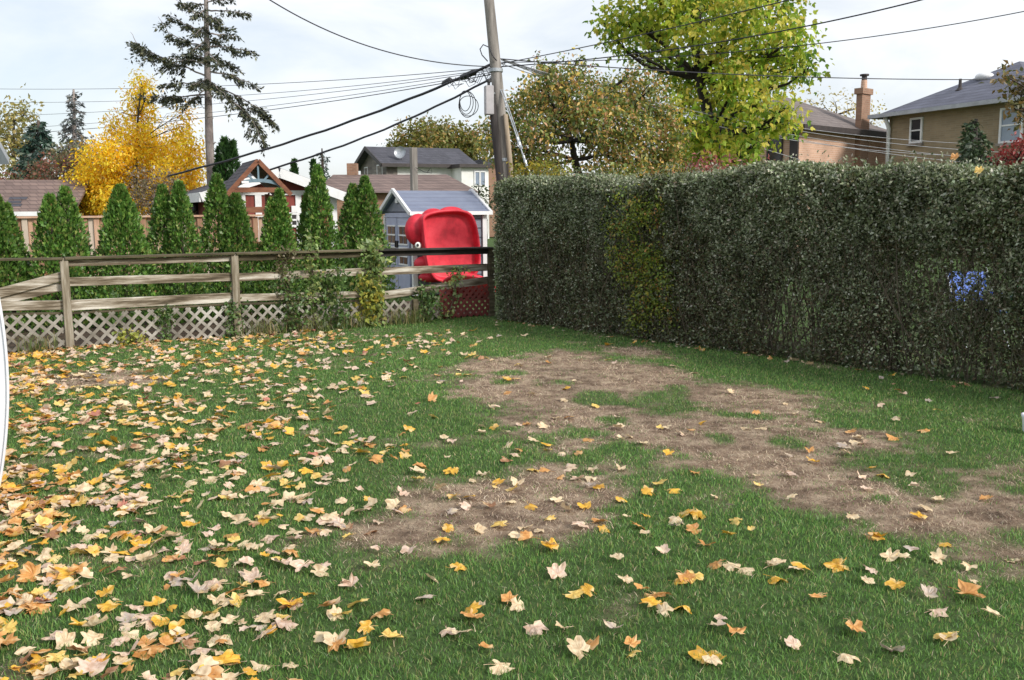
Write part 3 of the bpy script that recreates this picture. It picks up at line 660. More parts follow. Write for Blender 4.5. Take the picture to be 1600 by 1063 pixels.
# ------------------------------------------------------------------ grey shed
SU = FU; fr = Fr(646, 18, SU, FV); aW = fr.a_at(756); bW = fr.b_at(603); ze = fr.z_a(0, 328); rz = fr.z_a(0, 300, bW / 2)
root = thing('garden_shed', 'grey plastic garden shed with white trim and double doors', 'shed', fr(0, 0, 0))
ncr = 9
for k in range(ncr):
    z0, z1 = ze * k / ncr, ze * (k + 1) / ncr - .012
    fr.bx(MB(), .05, aW - .05, 0, .05, z0, z1).build('siding_plank', MT['shed_grey'], root, bevel=.008)
fr.bx(MB(), .03, aW - .03, .03, bW - .03, 0, ze - .01).build('body', MT['shed_grey'], root)
MB().add([fr(-.01, 0, ze - .03), fr(-.01, bW, ze - .03), fr(-.01, bW / 2, rz - .05), fr(aW, 0, ze - .03), fr(aW, bW, ze - .03), fr(aW, bW / 2, rz - .05)], [(0, 2, 1), (3, 4, 5), (0, 3, 5, 2), (1, 2, 5, 4)]).build('gable', MT['shed_grey'], root)
for k in range(6):
    for s0, s1 in ((-.12, bW / 2), (bW + .12, bW / 2)):
        t0, t1 = k / 6, (k + 1) / 6 - .012; zz0 = ze - .06
        p = [fr(-.1, s0 + (s1 - s0) * t0, zz0 + (rz + .03 - zz0) * t0 + .01), fr(aW + .08, s0 + (s1 - s0) * t0, zz0 + (rz + .03 - zz0) * t0 + .01), fr(aW + .08, s0 + (s1 - s0) * t1, zz0 + (rz + .03 - zz0) * t1), fr(-.1, s0 + (s1 - s0) * t1, zz0 + (rz + .03 - zz0) * t1)]
        MB().box8([x - np.array([0, 0, .03]) for x in p] + p).build('roof_panel', MT['shed_roof'], root)
for aa in (-.12, aW + .1):
    for s0 in (-.14, bW + .14): MB().beam(fr(aa, s0, ze - .07), fr(aa, bW / 2, rz + .035), .05, .075).build('bargeboard', MT['white'], root)
MB().beam(fr(-.13, -.14, ze - .07), fr(aW + .12, -.14, ze - .07), .06, .07).build('eave_trim', MT['white'], root)
for aa, bb in ((0, 0), (aW, 0), (0, bW)): MB().box(fr(aa, bb, (ze - .1) / 2), (.09, .09, ze - .1), math.atan2(SU[1], SU[0])).build('corner_trim', MT['white'], root)
for k, (s0, s1) in enumerate(((bW * .09, bW * .49), (bW * .51, bW * .91))):
    d = fr.fb(MB(), 'a', s0, s1, .01, .05, .06, ze - .16).build('door', MT['shed_lilac'], root)
    for za, zb_ in ((ze * .60, ze * .80), (ze * .36, ze * .54)):
        for j in range(2):
            w0 = s0 + (s1 - s0) * (.17 + j * .35); fr.fb(MB(), 'a', w0, w0 + (s1 - s0) * .28, .052, .06, za, zb_).build('pane', MT['glass'], d)
        m = MB(); wa, wb = s0 + (s1 - s0) * .1, s0 + (s1 - s0) * .88
        fr.fb(m, 'a', wa, wb, .05, .068, zb_, zb_ + .03); fr.fb(m, 'a', wa, wb, .05, .068, za - .03, za); fr.fb(m, 'a', wa, wb, .062, .07, (za + zb_) / 2 - .015, (za + zb_) / 2 + .015); m.build('window_frame', MT['white'], d)
    fr.fb(MB(), 'a', s0 + (.02 if k else s1 - s0 - .05), s0 + (.05 if k else s1 - s0 - .02), .052, .09, ze * .55, ze * .63).build('door_handle', MT['black'], d)
fr.fb(MB(), 'a', bW * .05, bW * .95, .012, .05, ze - .15, ze - .06).build('lintel', MT['shed_lilac'], root)
fr.fb(MB(), 'a', bW * .47, bW * .56, .02, .05, (ze + rz) / 2 - .04, (ze + rz) / 2 + .05).build('gable_vent', MT['white'], root)

# ------------------------------------------------------------------ red moulded sandbox standing on edge against the shed
fs = fr; off = -.50
def sp(px, py, o=0.0):
    a = fs.a_at(px, off); q = fs(a, off, 0); return fs(a, off + o, zat(q[0], q[1], py))
rim = [(662, 338), (680, 331), (700, 329), (718, 329), (733, 334), (741, 347), (746, 370), (748, 395), (747, 415), (738, 432), (720, 440), (698, 441), (678, 436), (668, 420), (664, 400), (662, 375), (660, 352)]
def catmull(p, n=4):
    o = []
    for i in range(len(p)):
        p0, p1, p2, p3 = [np.array(p[(i + k - 1) % len(p)], float) for k in range(4)]
        for j in range(n):
            t = j / n; o.append(.5 * ((2 * p1) + (-p0 + p2) * t + (2 * p0 - 5 * p1 + 4 * p2 - p3) * t * t + (-p0 + 3 * p1 - 3 * p2 + p3) * t ** 3))
    return np.array(o)
rim = catmull(rim); cen = rim.mean(0); base = sp(705, 400); root = thing('sandbox', 'red moulded plastic sandbox with a white eye, standing on edge against the shed', 'sandbox', (base[0], base[1], 0))
m = MB(); rings = []
for scl, o in ((.93, .26), (.99, .20), (1.01, .08), (1.02, .0), (1.025, -.035), (1.01, -.05), (.965, -.05), (.945, -.035), (.93, .03), (.905, .09), (.885, .105), (.86, .11), (.6, .112), (.3, .112)):
    rings.append([sp(*(cen + (p - cen) * scl), o) for p in rim])
n = len(rim)
for r_ in rings: m.v += [tuple(p) for p in r_]
for i in range(len(rings) - 1):
    for k in range(n): m.f.append((i * n + k, i * n + (k + 1) % n, (i + 1) * n + (k + 1) % n, (i + 1) * n + k))
m.f.append(tuple(range(n))); m.v.append(tuple(sp(*cen, .112))); m.f += [((len(rings) - 1) * n + k, (len(rings) - 1) * n + (k + 1) % n, len(m.v) - 1) for k in range(n)]
body = m.build('shell', MT['red'], root, True)
ra = math.atan2(SU[1], SU[0])
def lobe(px, py, rx, rz_, o, name='lobe', ry=.17):
    MB().ellip(sp(px, py, o), (rx * 18 / F, ry, rz_ * 18 / F), 20, 12, ra).build(name, MT['red'], root, True)
lobe(662, 360, 22, 25, .30, 'head', .17); lobe(686, 339, 19, 13, .30, ry=.16); lobe(714, 335, 23, 12, .30, ry=.16); lobe(668, 413, 16, 11, .26, ry=.14); lobe(684, 434, 26, 9, .26, ry=.14); lobe(737, 343, 11, 13, .31, ry=.15)
eb = sp(655, 384, .10); ey = MB().ellip(eb, (.062, .05, .066), 16, 10, ra).build('eye', MT['eye_white'], root, True)
MB().ellip(eb + np.array([.0, -.036, .005]), (.03, .022, .034), 12, 8, ra).build('pupil', MT['black'], ey, True)
# the lid behind the red lattice
rl = thing('plastic_shell', 'dark red plastic shell lying low behind the red lattice', 'plastic shell', (base[0] + .2, base[1], 0))
m = MB(); cL = sp(722, 446, -.30)
m.lathe((cL[0], cL[1] - .05, zat(cL[0], cL[1], 446)), [(.0, .12), (.28, .10), (.45, .04), (.52, -.03), (.5, -.06), (.0, -.06)], 28, (0.1, .5, .86)); m.build('shell', MT['red'], rl, True)

# ------------------------------------------------------------------ yard fence: posts, rails, lattice
base = POSTS[1]; fence = thing('rail_fence', 'weathered grey post-and-rail fence with lattice panels along its foot', 'fence', (base[0], base[1], 0))
def FP(i, py, o=0.0):
    q = POSTS[i]; return np.array([q[0] - FV[0] * o, q[1] - FV[1] * o, zat(q[0], q[1], py)])
def lerp(a, b, t): return a + (b - a) * t
for i, top, mt in ((1, 404, 'wood_post'), (2, 396.5, 'wood_post'), (3, 391, 'wood_moss'), (4, 388, 'wood_moss')):
    q = POSTS[i]; zt = zat(q[0], q[1], top)
    m = MB().box((q[0] - FV[0] * .0, q[1] - FV[1] * .0, zt / 2 - .02), (.092, .092, zt + .04), math.atan2(FU[1], FU[0]) + .05 * (i % 2))
    m.build('post', MT[mt], fence, bevel=.006)
# rail: (post i, py, post j, py, height, material, offset in front of the post line)
def rail(i, ya, j, yb, h_, mt, o=.0, name='rail', th=.035, t0=0.0, t1=1.0, up=(0, 0, 1)):
    a, b = FP(i, ya, o), FP(j, yb, o); return MB().beam(lerp(a, b, t0), lerp(a, b, t1), th, h_, up).build(name, MT[mt], fence, bevel=.004)
mid = lambda a, b: (a + b) / 2
rail(0, 408, 1, 404.5, .028, 'wood_moss', .0, 'cap_board', .15, .0, .995); rail(1, 404, 2, 396.5, .03, 'wood_moss', .0, 'cap_board', .15, .003, .997)
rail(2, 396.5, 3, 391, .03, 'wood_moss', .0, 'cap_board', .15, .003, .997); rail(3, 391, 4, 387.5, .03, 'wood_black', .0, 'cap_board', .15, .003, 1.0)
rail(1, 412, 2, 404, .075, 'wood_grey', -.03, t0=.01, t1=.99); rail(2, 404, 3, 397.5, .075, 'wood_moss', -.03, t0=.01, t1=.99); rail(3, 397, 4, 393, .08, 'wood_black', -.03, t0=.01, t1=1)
rail(1, 441, 2, 433, .105, 'wood_grey', -.03, t0=.01, t1=.985); rail(2, 434, 3, 424, .105, 'wood_grey', -.03, t0=.01, t1=.99); rail(3, 425, 4, 418, .11, 'wood_grey', -.0685, t0=-.06, t1=.98)
rail(1, 478, 2, 465, .125, 'wood_grey', -.03, t0=.01, t1=.985); rail(2, 466, 3, 460, .095, 'wood_grey', -.03, t0=.01, t1=.99); rail(3, 464, 4, 438, .115, 'wood_grey', -.0685, t0=-.02, t1=.98)
rail(0, 482, 1, 477, .11, 'wood_grey', -.03, t0=.0, t1=.985)
rail(1, 490.5, 2, 475.5, .028, 'wood_moss', -.055, 'lattice_rail', .04, .02, .98); rail(0, 494, 1, 490.5, .028, 'wood_moss', -.055, 'lattice_rail', .04, 0, .98); rail(2, 476, 3, 470, .03, 'wood_moss', -.055, 'lattice_rail', .04, .02, .98)
# the two collapsed boards of the left bay
a, b = FP(1, 431, -.03), FP(0, 505, -.03)
MB().beam(lerp(a, b, .02), lerp(a, b, .62), .03, .11).build('slipped_rail', MT['wood_grey'], fence, bevel=.004)
a, b = FP(1, 447, -.075), FP(0, 512, -.075); MB().beam(lerp(a, b, .02), lerp(a, b, .48), .03, .10).build('slipped_rail', MT['wood_grey'], fence, bevel=.004)
q = FP(3, 470); sx = lerp(POSTS[3], POSTS[4], .30); MB().box((sx[0] + .02, sx[1] - .05, .16), (.08, .08, .36), .4).build('short_post', MT['wood_moss'], fence, bevel=.006)
# lattice: every slat a piece of its own, clipped to its bay
def lattice(i, j, ytop_i, ytop_j, mat, t0=0.02, t1=0.98, step=.150, wdt=.035, o=.01, zb=.02):
    a, b = POSTS[i][:2], POSTS[j][:2]; D = (b - a); Lh = np.linalg.norm(D); D /= Lh; nrm_ = np.array([D[1], -D[0]])
    za, zb_ = zat(*POSTS[i][:2], ytop_i), zat(*POSTS[j][:2], ytop_j); s0, s1 = Lh * t0, Lh * t1
    ztop = lambda s: za + (zb_ - za) * s / Lh
    for dirn in (1, -1):
        k0 = s0 - 1.0
        while k0 < s1 + 1.0:
            # line s = k0 + dirn*(z - zb); clip
            pts = []
            for f in np.linspace(0, .8, 161):
                z = zb + f; s = k0 + dirn * f
                if s0 <= s <= s1 and z <= ztop(s): pts.append((s, z))
            if len(pts) > 12:
                (sa, za_), (sb, zb2) = pts[0], pts[-1]
                oo = o + (.004 if dirn > 0 else -.005)
                p = lambda s, z: np.array([a[0] + D[0] * s + nrm_[0] * oo, a[1] + D[1] * s + nrm_[1] * oo, z])
                jit = random.uniform(-.006, .006)
                MB().beam(p(sa, za_ + jit), p(sb, zb2 + jit), .007, wdt * random.uniform(.92, 1.05), (0, 0, 1)).build('slat', MT[mat], fence)
            k0 += step
lattice(0, 1, 495, 491, 'lattice', .30, .97); lattice(1, 2, 491, 477, 'lattice', .03, .97); lattice(2, 3, 478, 472, 'lattice', .03, .97); lattice(3, 4, 472, 462, 'lattice', .03, .5); lattice(3, 4, 458, 446, 'lattice_red', .52, .99, step=.11, wdt=.045)

# ------------------------------------------------------------------ clipped cedars behind the fence
CEDG = [(.24, S(62, 98, 38)), (.42, S(92, 132, 52)), (.24, S(116, 152, 66)), (.09, S(140, 152, 80)), (.01, S(138, 110, 66))]
def cedar(px, depth, tops, width_px, label, pal=CEDG, name='cedar_tree', group='clipped cedars behind the rail fence', n=10500, size=.06, base_py=None, dens=1.0):
    """tops: [(px, py)] leader tips; a cone of upright sprays round each leader"""
    c0 = P(px, HZ, depth); root = thing(name, label, 'cedar tree', (c0[0], c0[1], 0), group)
    R = width_px / 2 * depth / F; pos = []; drc = []; tb = MB()
    n = int(n * dens)
    for (tx, ty) in tops:
        tip = P(tx, ty, depth + rng.uniform(-.12, .12)); H = tip[2]; k = n // len(tops)
        tb.tube([(tip[0], tip[1], -.03), (tip[0], tip[1], H * .5), (tip[0], tip[1], H * .97)], [.035, .022, .004], 6)
        Rk = R * (1.0 if len(tops) == 1 else .74)
        t = rng.random(k) ** .8 * 1.0; prof = 1.46 * Rk * (np.clip(1 - t, 0, 1) ** .80) * (0.9 + .1 * np.clip(t / .12, 0, 1)) + .012
        an = rng.uniform(0, 2 * math.pi, k); seed = rng.uniform(0, 9)
        lump = 1 + .15 * np.sin(an * 4 + t * 15 + seed) + .13 * np.sin(an * 9 - t * 31 + seed * 2) + .08 * np.sin(an * 14 + t * 55) + rng.normal(size=k) * .05
        rr = prof * lump * rng.uniform(.62, 1.03, k) ** .6
        x = tip[0] + np.cos(an) * rr; y = tip[1] + np.sin(an) * rr; z = t * H * .985
        pos.append(np.stack([x, y, z], 1)); d = np.stack([np.cos(an) * .55, np.sin(an) * .55, np.full(k, .9)], 1) + rng.normal(size=(k, 3)) * .32; drc.append(d)
    pos = np.concatenate(pos); drc = np.concatenate(drc); k = len(pos)
    nn = unit(k) + np.array([0, 0, .2])
    s = size * rng.uniform(.6, 1.35, k); lc = pick(pal, k) * rng.uniform(.82, 1.08) * (.75 + .5 * fbm(np.arctan2(pos[:, 1] - c0[1], pos[:, 0] - c0[0]) * 2, pos[:, 2] * 4, 1.0, int(px)))[:, None]
    V, Fa, C = place(SPRAY_T, SPRAY_F, pos, frames(drc, nn), np.stack([s * .8, s, s], 1), lc)
    tb.build('trunk', MT['bark'], root, True); np_mesh('crown', V, Fa, MT['needle'], root, C); return root
SPRAY_T = np.array([[0, 0, 0], [.22, .35, .03], [.42, .72, -.03], [.16, .66, .02], [0, 1.05, 0], [-.16, .66, .02], [-.42, .72, -.03], [-.22, .35, .03]])
SPRAY_F = np.array([[0, 1, 3], [1, 2, 3], [0, 3, 5], [3, 4, 5], [0, 5, 7], [5, 6, 7]])
cedar(2, 12.6, [(-6, 305), (8, 318)], 78, 'clipped green cedar cut by the edge of the picture behind the slipped rails')
cedar(97, 12.9, [(101, 292), (77, 304)], 98, 'broad clipped cedar with two tips in front of the brown-roofed garage')
cedar(186, 13.2, [(187, 289)], 84, 'single-tipped clipped cedar in front of the yellow tree')
cedar(266, 13.5, [(253, 290), (279, 284)], 80, 'clipped cedar with two tips beside the garden house door')
cedar(354, 13.9, [(338, 272), (368, 303)], 92, 'wide clipped cedar with two tips below the play tower')
cedar(432, 14.2, [(436, 296), (425, 310)], 66, 'narrow clipped cedar between play tower and garden house')
cedar(492, 14.5, [(496, 258), (484, 292)], 74, 'clipped cedar with one long leader in front of the garden house corner')
cedar(567, 14.9, [(570, 276), (551, 288)], 92, 'broad clipped cedar next to the grey shed')
TALLG = [(.5, S(40, 72, 30)), (.5, S(58, 94, 40))]
cedar(355, 30, [(350, 216), (362, 220), (343, 232)], 44, 'tall dark cedar standing behind the play tower roof', TALLG, group='far cedars', n=4200, size=.16)
cedar(459, 36, [(459, 250)], 15, 'small dark cedar tip behind the garden house ridge', TALLG, group='far cedars', n=900, size=.16)
cedar(489, 30, [(489, 250)], 14, 'slender cedar spire behind the garden house roof', TALLG, group='far cedars', n=1200, size=.13)

# ------------------------------------------------------------------ conifers with open branches
def conifer(name, label, depth, trunk, branches, pal, r0, needle, dens, bark='bark_grey', group=None, sub=True, seed=0, hang=.5):
    tp = [P(x, y, depth) for x, y in trunk]; tp[0] = np.array([tp[0][0], tp[0][1], -.05]); root = thing(name, label, 'conifer', (tp[0][0], tp[0][1], 0), group)
    tb = MB(); nT = len(tp); tb.tube(tp, [r0 * (1 - .72 * i / (nT - 1)) for i in range(nT)], 10); pos = []; drc = []
    for pl, dz, bare in branches:
        m_ = len(pl); pts = [P(x, y, depth + dz * i / max(1, m_ - 1)) for i, (x, y) in enumerate(pl)]
        fine = []
        for i in range(m_ - 1):
            for t in np.linspace(0, 1, 5)[: 5 if i == m_ - 2 else 4]: fine.append(lerp(pts[i], pts[i + 1], t) + rng.normal(size=3) * .02)
        L = len(fine); tb.tube(fine, np.linspace(r0 * .20, r0 * .04, L), 5, False)
        tot = sum(np.linalg.norm(fine[i + 1] - fine[i]) for i in range(L - 1)); ns = int(dens * tot)
        for _ in range(ns if bare > .3 else 0):
            t = rng.uniform(.22, bare); i = min(int(t * (L - 1)), L - 2); p = lerp(fine[i], fine[i + 1], t * (L - 1) - i); ax = nrm(fine[i + 1] - fine[i])
            side = nrm(np.cross(ax, [0, 0, 1]) + 1e-6) * rng.choice([-1, 1])
            ln = rng.uniform(.25, .75) * (1 - .55 * t) * tot * .42
            dr = nrm(ax * .6 + side * .7 + np.array([0, 0, -hang * rng.uniform(.2, 1.2)])); k = max(4, int(ln / needle * 5)); u = rng.random(k)[:, None]
            q = p + dr * u * ln - np.array([0, 0, 1]) * (u * u) * ln * .35 * hang
            pos.append(q + rng.normal(size=(k, 3)) * needle * .22); drc.append(dr + rng.normal(size=(k, 3)) * .55 + np.array([0, 0, -.25]))
    pos = np.concatenate(pos); drc = np.concatenate(drc); k = len(pos); s = needle * rng.uniform(.6, 1.3, k)
    V, Fa, C = place(SPRAY_T, SPRAY_F, pos, frames(drc, unit(k)), np.stack([s * .55, s, s], 1), pick(pal, k))
    tb.build('trunk', MT[bark], root, True); np_mesh('crown', V, Fa, MT['needle'], root, C); return root
zq = lambda pts: [(180 + x / 3.543, y / 3.543) for x, y in pts]
SPR = [(.45, S(54, 60, 48)), (.35, S(74, 80, 58)), (.2, S(98, 98, 66))]
BR = [([(505, 480), (380, 462), (250, 468)], -.6, 1), ([(510, 425), (370, 365), (190, 290), (120, 240), (85, 178)], .5, .72), ([(500, 525), (330, 535), (150, 532)], .3, 1), ([(505, 490), (440, 540), (375, 592)], -.8, 1),
      ([(505, 270), (400, 230), (300, 190), (240, 95)], -.4, .85), ([(505, 190), (400, 140), (290, 78)], .5, 1), ([(503, 110), (420, 60), (335, 0)], -.2, .9), ([(505, 360), (420, 330), (300, 330)], -1, 1), ([(505, 330), (430, 300), (330, 300)], .9, 1),
      ([(515, 250), (640, 262), (775, 296)], -.5, 1), ([(515, 320), (620, 350), (700, 395)], .6, 1), ([(520, 390), (650, 420), (770, 472)], -.4, 1), ([(520, 455), (680, 535), (820, 610), (890, 698)], .4, 1), ([(525, 480), (660, 570), (760, 660), (815, 790)], -.6, 1),
      ([(508, 190), (600, 190), (685, 208)], .6, 1), ([(505, 120), (570, 150), (640, 150)], -.7, 1), ([(503, 60), (620, 60), (730, 76)], .3, 1), ([(503, 15), (580, 0), (650, -10)], -.3, 1), ([(503, 30), (440, 20), (360, 35)], .5, 1),
      ([(505, 240), (470, 250), (430, 275)], -1.4, 1), ([(510, 300), (540, 320), (580, 360)], -1.5, 1), ([(510, 430), (480, 450), (430, 470)], -1.6, 1), ([(510, 450), (560, 480), (610, 530)], -1.4, 1), ([(505, 150), (480, 160), (440, 190)], -1.2, 1), ([(505, 90), (540, 100), (580, 130)], -1.1, 1),
      ([(505, -40), (430, -60), (370, -40)], .2, 1), ([(505, -40), (580, -60), (640, -30)], .2, 1), ([(505, -120), (450, -130), (410, -110)], .2, 1), ([(505, -120), (560, -130), (600, -110)], -.2, 1), ([(505, -180), (480, -190), (450, -170)], -.2, 1), ([(505, 50), (480, 70), (440, 90)], -1, 1), ([(505, 210), (530, 220), (590, 240)], 1.2, 1),
      ([(522, 600), (500, 598), (455, 590)], 0, .01), ([(524, 662), (545, 656), (500, 664)], .1, .01), ([(526, 790), (552, 793), (556, 790)], 0, .01)]
conifer('spruce_tree', 'tall thin spruce with bare grey trunk and drooping branches', 31, [(329, 285), (327, 215), (325, 140), (323, 70), (322, 0), (322, -50)], [(zq(a), d, b) for a, d, b in BR], SPR, .155, .15, 22, group=None)
def cone_branches(px, top, bot, half, n, sd):
    r_ = np.random.default_rng(sd); o = []
    for i in range(n):
        t = (i + .5) / n; y = top + (bot - top) * t; L = half * (t ** .8) * r_.uniform(.75, 1.1) + 3
        a = r_.uniform(0, 2 * math.pi); o.append(([(px, y - L * .18), (px + math.cos(a) * L * .6, y - L * .02), (px + math.cos(a) * L, y + L * .15)], math.sin(a) * L * .03, 1))
    return o
conifer('spruce_tree', 'grey thinning spruce behind the brown-roofed garage', 48, [(116, 300), (116, 200), (115, 140)], cone_branches(116, 144, 262, 34, 60, 3), [(.6, S(82, 88, 88)), (.4, S(112, 116, 112))], .16, .28, 6, 'bark_grey', 'spruces far behind the garage')
conifer('spruce_tree', 'dense blue-green spruce at the left beyond the garage roof', 44, [(62, 300), (61, 240), (60, 188)], cone_branches(60, 192, 300, 52, 80, 4), [(.5, S(48, 72, 62)), (.35, S(68, 92, 78)), (.15, S(88, 104, 84))], .2, .30, 9, 'bark', 'spruces far behind the garage')
conifer('spruce_tree', 'small dark spruce between garden house and bungalow', 42, [(504, 300), (504, 262), (503, 232)], cone_branches(504, 238, 285, 17, 26, 6), [(.6, S(62, 84, 74)), (.4, S(84, 104, 90))], .1, .18, 5, 'bark', None)
conifer('pine_tree', 'small dark green pine rising over the hedge', 15, [(1523, 330), (1523, 260), (1526, 186)], cone_branches(1523, 190, 285, 42, 60, 8), [(.5, S(52, 70, 44)), (.5, S(70, 88, 54))], .06, .10, 13, 'bark_dark', None)

# ------------------------------------------------------------------ broadleaf trees
YEL = [(.55, S(255, 232, 70)), (.3, S(252, 200, 32)), (.16, S(255, 224, 90)), (.04, S(220, 170, 70))]
tree('yellow_tree', 'bright golden yellow autumn tree behind the cedar board fence', 'tree', 33, [(214, 345), (213, 290), (212, 230), (216, 180), (221, 130)],
     [(221, 128, 12), (224, 148, 15), (220, 170, 17), (222, 195, 20), (214, 220, 24), (243, 226, 20), (176, 196, 11), (182, 216, 13), (150, 242, 22), (178, 244, 24), (132, 280, 24), (160, 285, 34), (195, 270, 40), (235, 262, 42), (276, 238, 22), (286, 178, 10), (284, 198, 12), (284, 218, 14), (300, 232, 16),
      (298, 268, 22), (272, 275, 34), (222, 305, 40), (150, 315, 26), (185, 318, 30), (268, 318, 34), (190, 176, 7), (298, 300, 20), (205, 150, 6)], .13, YEL, 1.25, 16, .17, 'bark', .075, .5, .45, spread=.6, mat='leaf_bright')
tree('bare_shrub', 'grey-brown half bare shrub in front of the yellow tree', 'shrub', 29, [(240, 345), (240, 320), (242, 290)], [(222, 285, 22), (255, 290, 22), (235, 310, 26), (272, 285, 14), (215, 315, 16), (262, 315, 18)], .1, [(.5, S(150, 130, 106)), (.5, S(128, 116, 86))], .8, 9, .15, 'bark_grey', .05, .3, spread=.5)
MAP = [(.32, S(164, 186, 66)), (.28, S(200, 204, 84)), (.16, S(130, 162, 62)), (.19, S(226, 212, 100)), (.05, S(104, 138, 54))]
tree('maple_tree', 'tall yellow-green maple with big leaves rising behind the hedge', 'tree', 25, [(1122, 330), (1120, 262), (1112, 200), (1092, 120), (1085, 40), (1080, -40)],
     [(a, b, c * .86) for a, b, c in [(972, 26, 34), (955, 50, 18), (945, 38, 12), (985, 75, 14), (1010, 42, 34), (1045, 15, 40), (1100, 5, 45), (1165, 15, 45), (1215, 35, 34), (1238, 66, 32), (1258, 92, 16), (1262, 108, 10), (1228, 105, 30), (1180, 80, 42), (1128, 72, 40), (1070, 62, 34), (1020, 72, 26), (1045, 105, 28), (1090, 118, 36), (1150, 125, 42),
      (1205, 135, 26), (1180, 165, 34), (1120, 165, 42), (1070, 150, 28), (1062, 185, 26), (1100, 205, 36), (1155, 200, 36), (1205, 190, 28), (1232, 186, 18), (1065, 245, 30), (1110, 250, 36), (1155, 245, 32), (1180, 222, 20), (1045, 262, 22), (1225, 170, 14),
      (1090, -50, 60), (1160, -45, 55), (1030, -30, 45), (1220, -20, 35)]], .125, MAP, .98, 14, .20, 'bark_dark', .22, .85, .85, LOBED_T, LOBED_F, spread=.75, same=.7, mat='leaf_bright')
APP = [(.32, S(122, 138, 68)), (.22, S(152, 158, 80)), (.20, S(200, 158, 108)), (.14, S(222, 190, 96)), (.12, S(94, 110, 58))]
tree('apple_tree', 'spreading tree with dark trunk and brown-tinged leaves beside the pole', 'tree', 21.5, [(912, 330), (908, 285), (898, 250), (893, 220), (880, 180)],
     [(765, 210, 22), (790, 190, 20), (775, 235, 20), (812, 180, 24), (845, 140, 26), (852, 118, 16), (880, 128, 26), (905, 118, 18), (830, 160, 26), (868, 165, 28), (905, 160, 30), (935, 140, 26), (845, 205, 30), (885, 200, 32), (925, 190, 32), (960, 155, 28), (990, 140, 26), (1005, 165, 28),
      (815, 222, 28), (800, 255, 26), (840, 250, 30), (960, 195, 32), (995, 205, 32), (1030, 180, 26), (1040, 215, 30), (940, 235, 32), (980, 245, 34), (1020, 250, 34), (870, 262, 26), (830, 280, 24), (950, 272, 30), (1000, 282, 30), (1050, 255, 24), (1048, 282, 22), (870, 285, 20), (1025, 132, 16), (982, 118, 12), (900, 95, 8), (845, 100, 8)],
     .10, APP, .95, 13, .125, 'bark_dark', .13, .5, .6, spread=.7, same=.5)
m = MB()
tree('far_tree', 'rounded olive-green tree behind the white stucco house', 'tree', 72, [(680, 330), (680, 250), (680, 225)], [(640, 222, 22), (665, 212, 20), (690, 214, 22), (712, 222, 22), (735, 228, 20), (625, 232, 14), (675, 230, 28), (720, 240, 20), (745, 245, 14)], .32, [(.5, S(112, 118, 54)), (.3, S(140, 134, 62)), (.2, S(166, 136, 72))], 1.8, 14, .42, 'bark', .25, .3, spread=.8)
tree('far_tree', 'sparse yellowing tree behind the brick chimney', 'tree', 55, [(1310, 330), (1308, 220), (1306, 180)], [(1264, 158, 12), (1285, 162, 14), (1305, 160, 16), (1325, 172, 18), (1350, 170, 18), (1368, 180, 12), (1340, 190, 18), (1300, 180, 16), (1362, 192, 14)], .2, [(.5, S(206, 184, 104)), (.5, S(176, 160, 88))], .35, 8, .32, 'bark', .14, .2, spread=.5)
tree('far_tree', 'pale olive tree at the left margin beyond the garage roof', 'tree', 55, [(22, 330), (22, 250), (22, 190)], [(18, 185, 20), (38, 180, 14), (10, 215, 22), (30, 210, 22), (15, 245, 20), (20, 262, 20)], .26, [(.5, S(178, 164, 98)), (.5, S(152, 148, 90))], 1.1, 12, .38, 'bark', .16, .3, spread=.6)
tree('russet_shrub', 'russet brown shrub above the garage roof ridge', 'shrub', 38, [(85, 330), (85, 300), (86, 280)], [(55, 275, 14), (80, 266, 18), (105, 262, 20), (128, 258, 18), (122, 282, 16), (70, 285, 12), (30, 280, 12), (140, 282, 14), (10, 284, 12)], .14, [(.5, S(142, 92, 74)), (.3, S(120, 104, 72)), (.2, S(98, 104, 66))], 1.4, 10, .2, 'bark', .06, .2, spread=.6)
tree('dull_tree', 'dull brown-green bushy tree between spruces and yellow tree', 'tree', 40, [(132, 330), (132, 270), (132, 240)], [(120, 240, 16), (135, 255, 16), (110, 258, 14), (138, 280, 16), (95, 245, 12), (128, 300, 16)], .16, [(.5, S(112, 116, 80)), (.5, S(136, 120, 84))], 1.4, 10, .22, 'bark', .1, .3, spread=.6)
RED = [(.4, S(158, 84, 84)), (.3, S(184, 116, 108)), (.3, S(128, 112, 78))]
tree('red_sumac', 'pinkish red sumac bush just above the hedge', 'shrub', 17, [(1130, 330), (1130, 300), (1128, 280)], [(1075, 276, 12), (1100, 262, 13), (1125, 262, 14), (1150, 268, 14), (1175, 262, 12), (1200, 270, 12), (1090, 285, 14), (1130, 285, 16), (1175, 285, 14), (1215, 272, 8)], .11, RED, .8, 10, .09, 'bark_dark', .03, .9, .3, spread=.5)
tree('red_shrub', 'bright red shrub behind the hedge under the large window', 'shrub', 14, [(1590, 330), (1590, 280), (1590, 250)], [(1580, 240, 12), (1600, 228, 16), (1562, 246, 10), (1590, 255, 16), (1625, 235, 18)], .06, [(.6, S(168, 68, 64)), (.4, S(134, 66, 56))], .7, 10, .06, 'bark_dark', .02, .4, spread=.5)
tree('leafy_tree', 'olive leafy branch reaching in at the picture edge before the grey roof', 'tree', 12, [(1690, 330), (1685, 220), (1670, 120)], [(1583, 128, 14), (1595, 150, 16), (1585, 170, 11), (1600, 185, 14), (1618, 140, 22), (1640, 165, 30), (1570, 118, 6), (1660, 120, 30), (1640, 200, 24)], .08, [(.5, S(104, 104, 58)), (.5, S(134, 110, 64))], .55, 9, .07, 'bark', .07, .4, spread=.5)
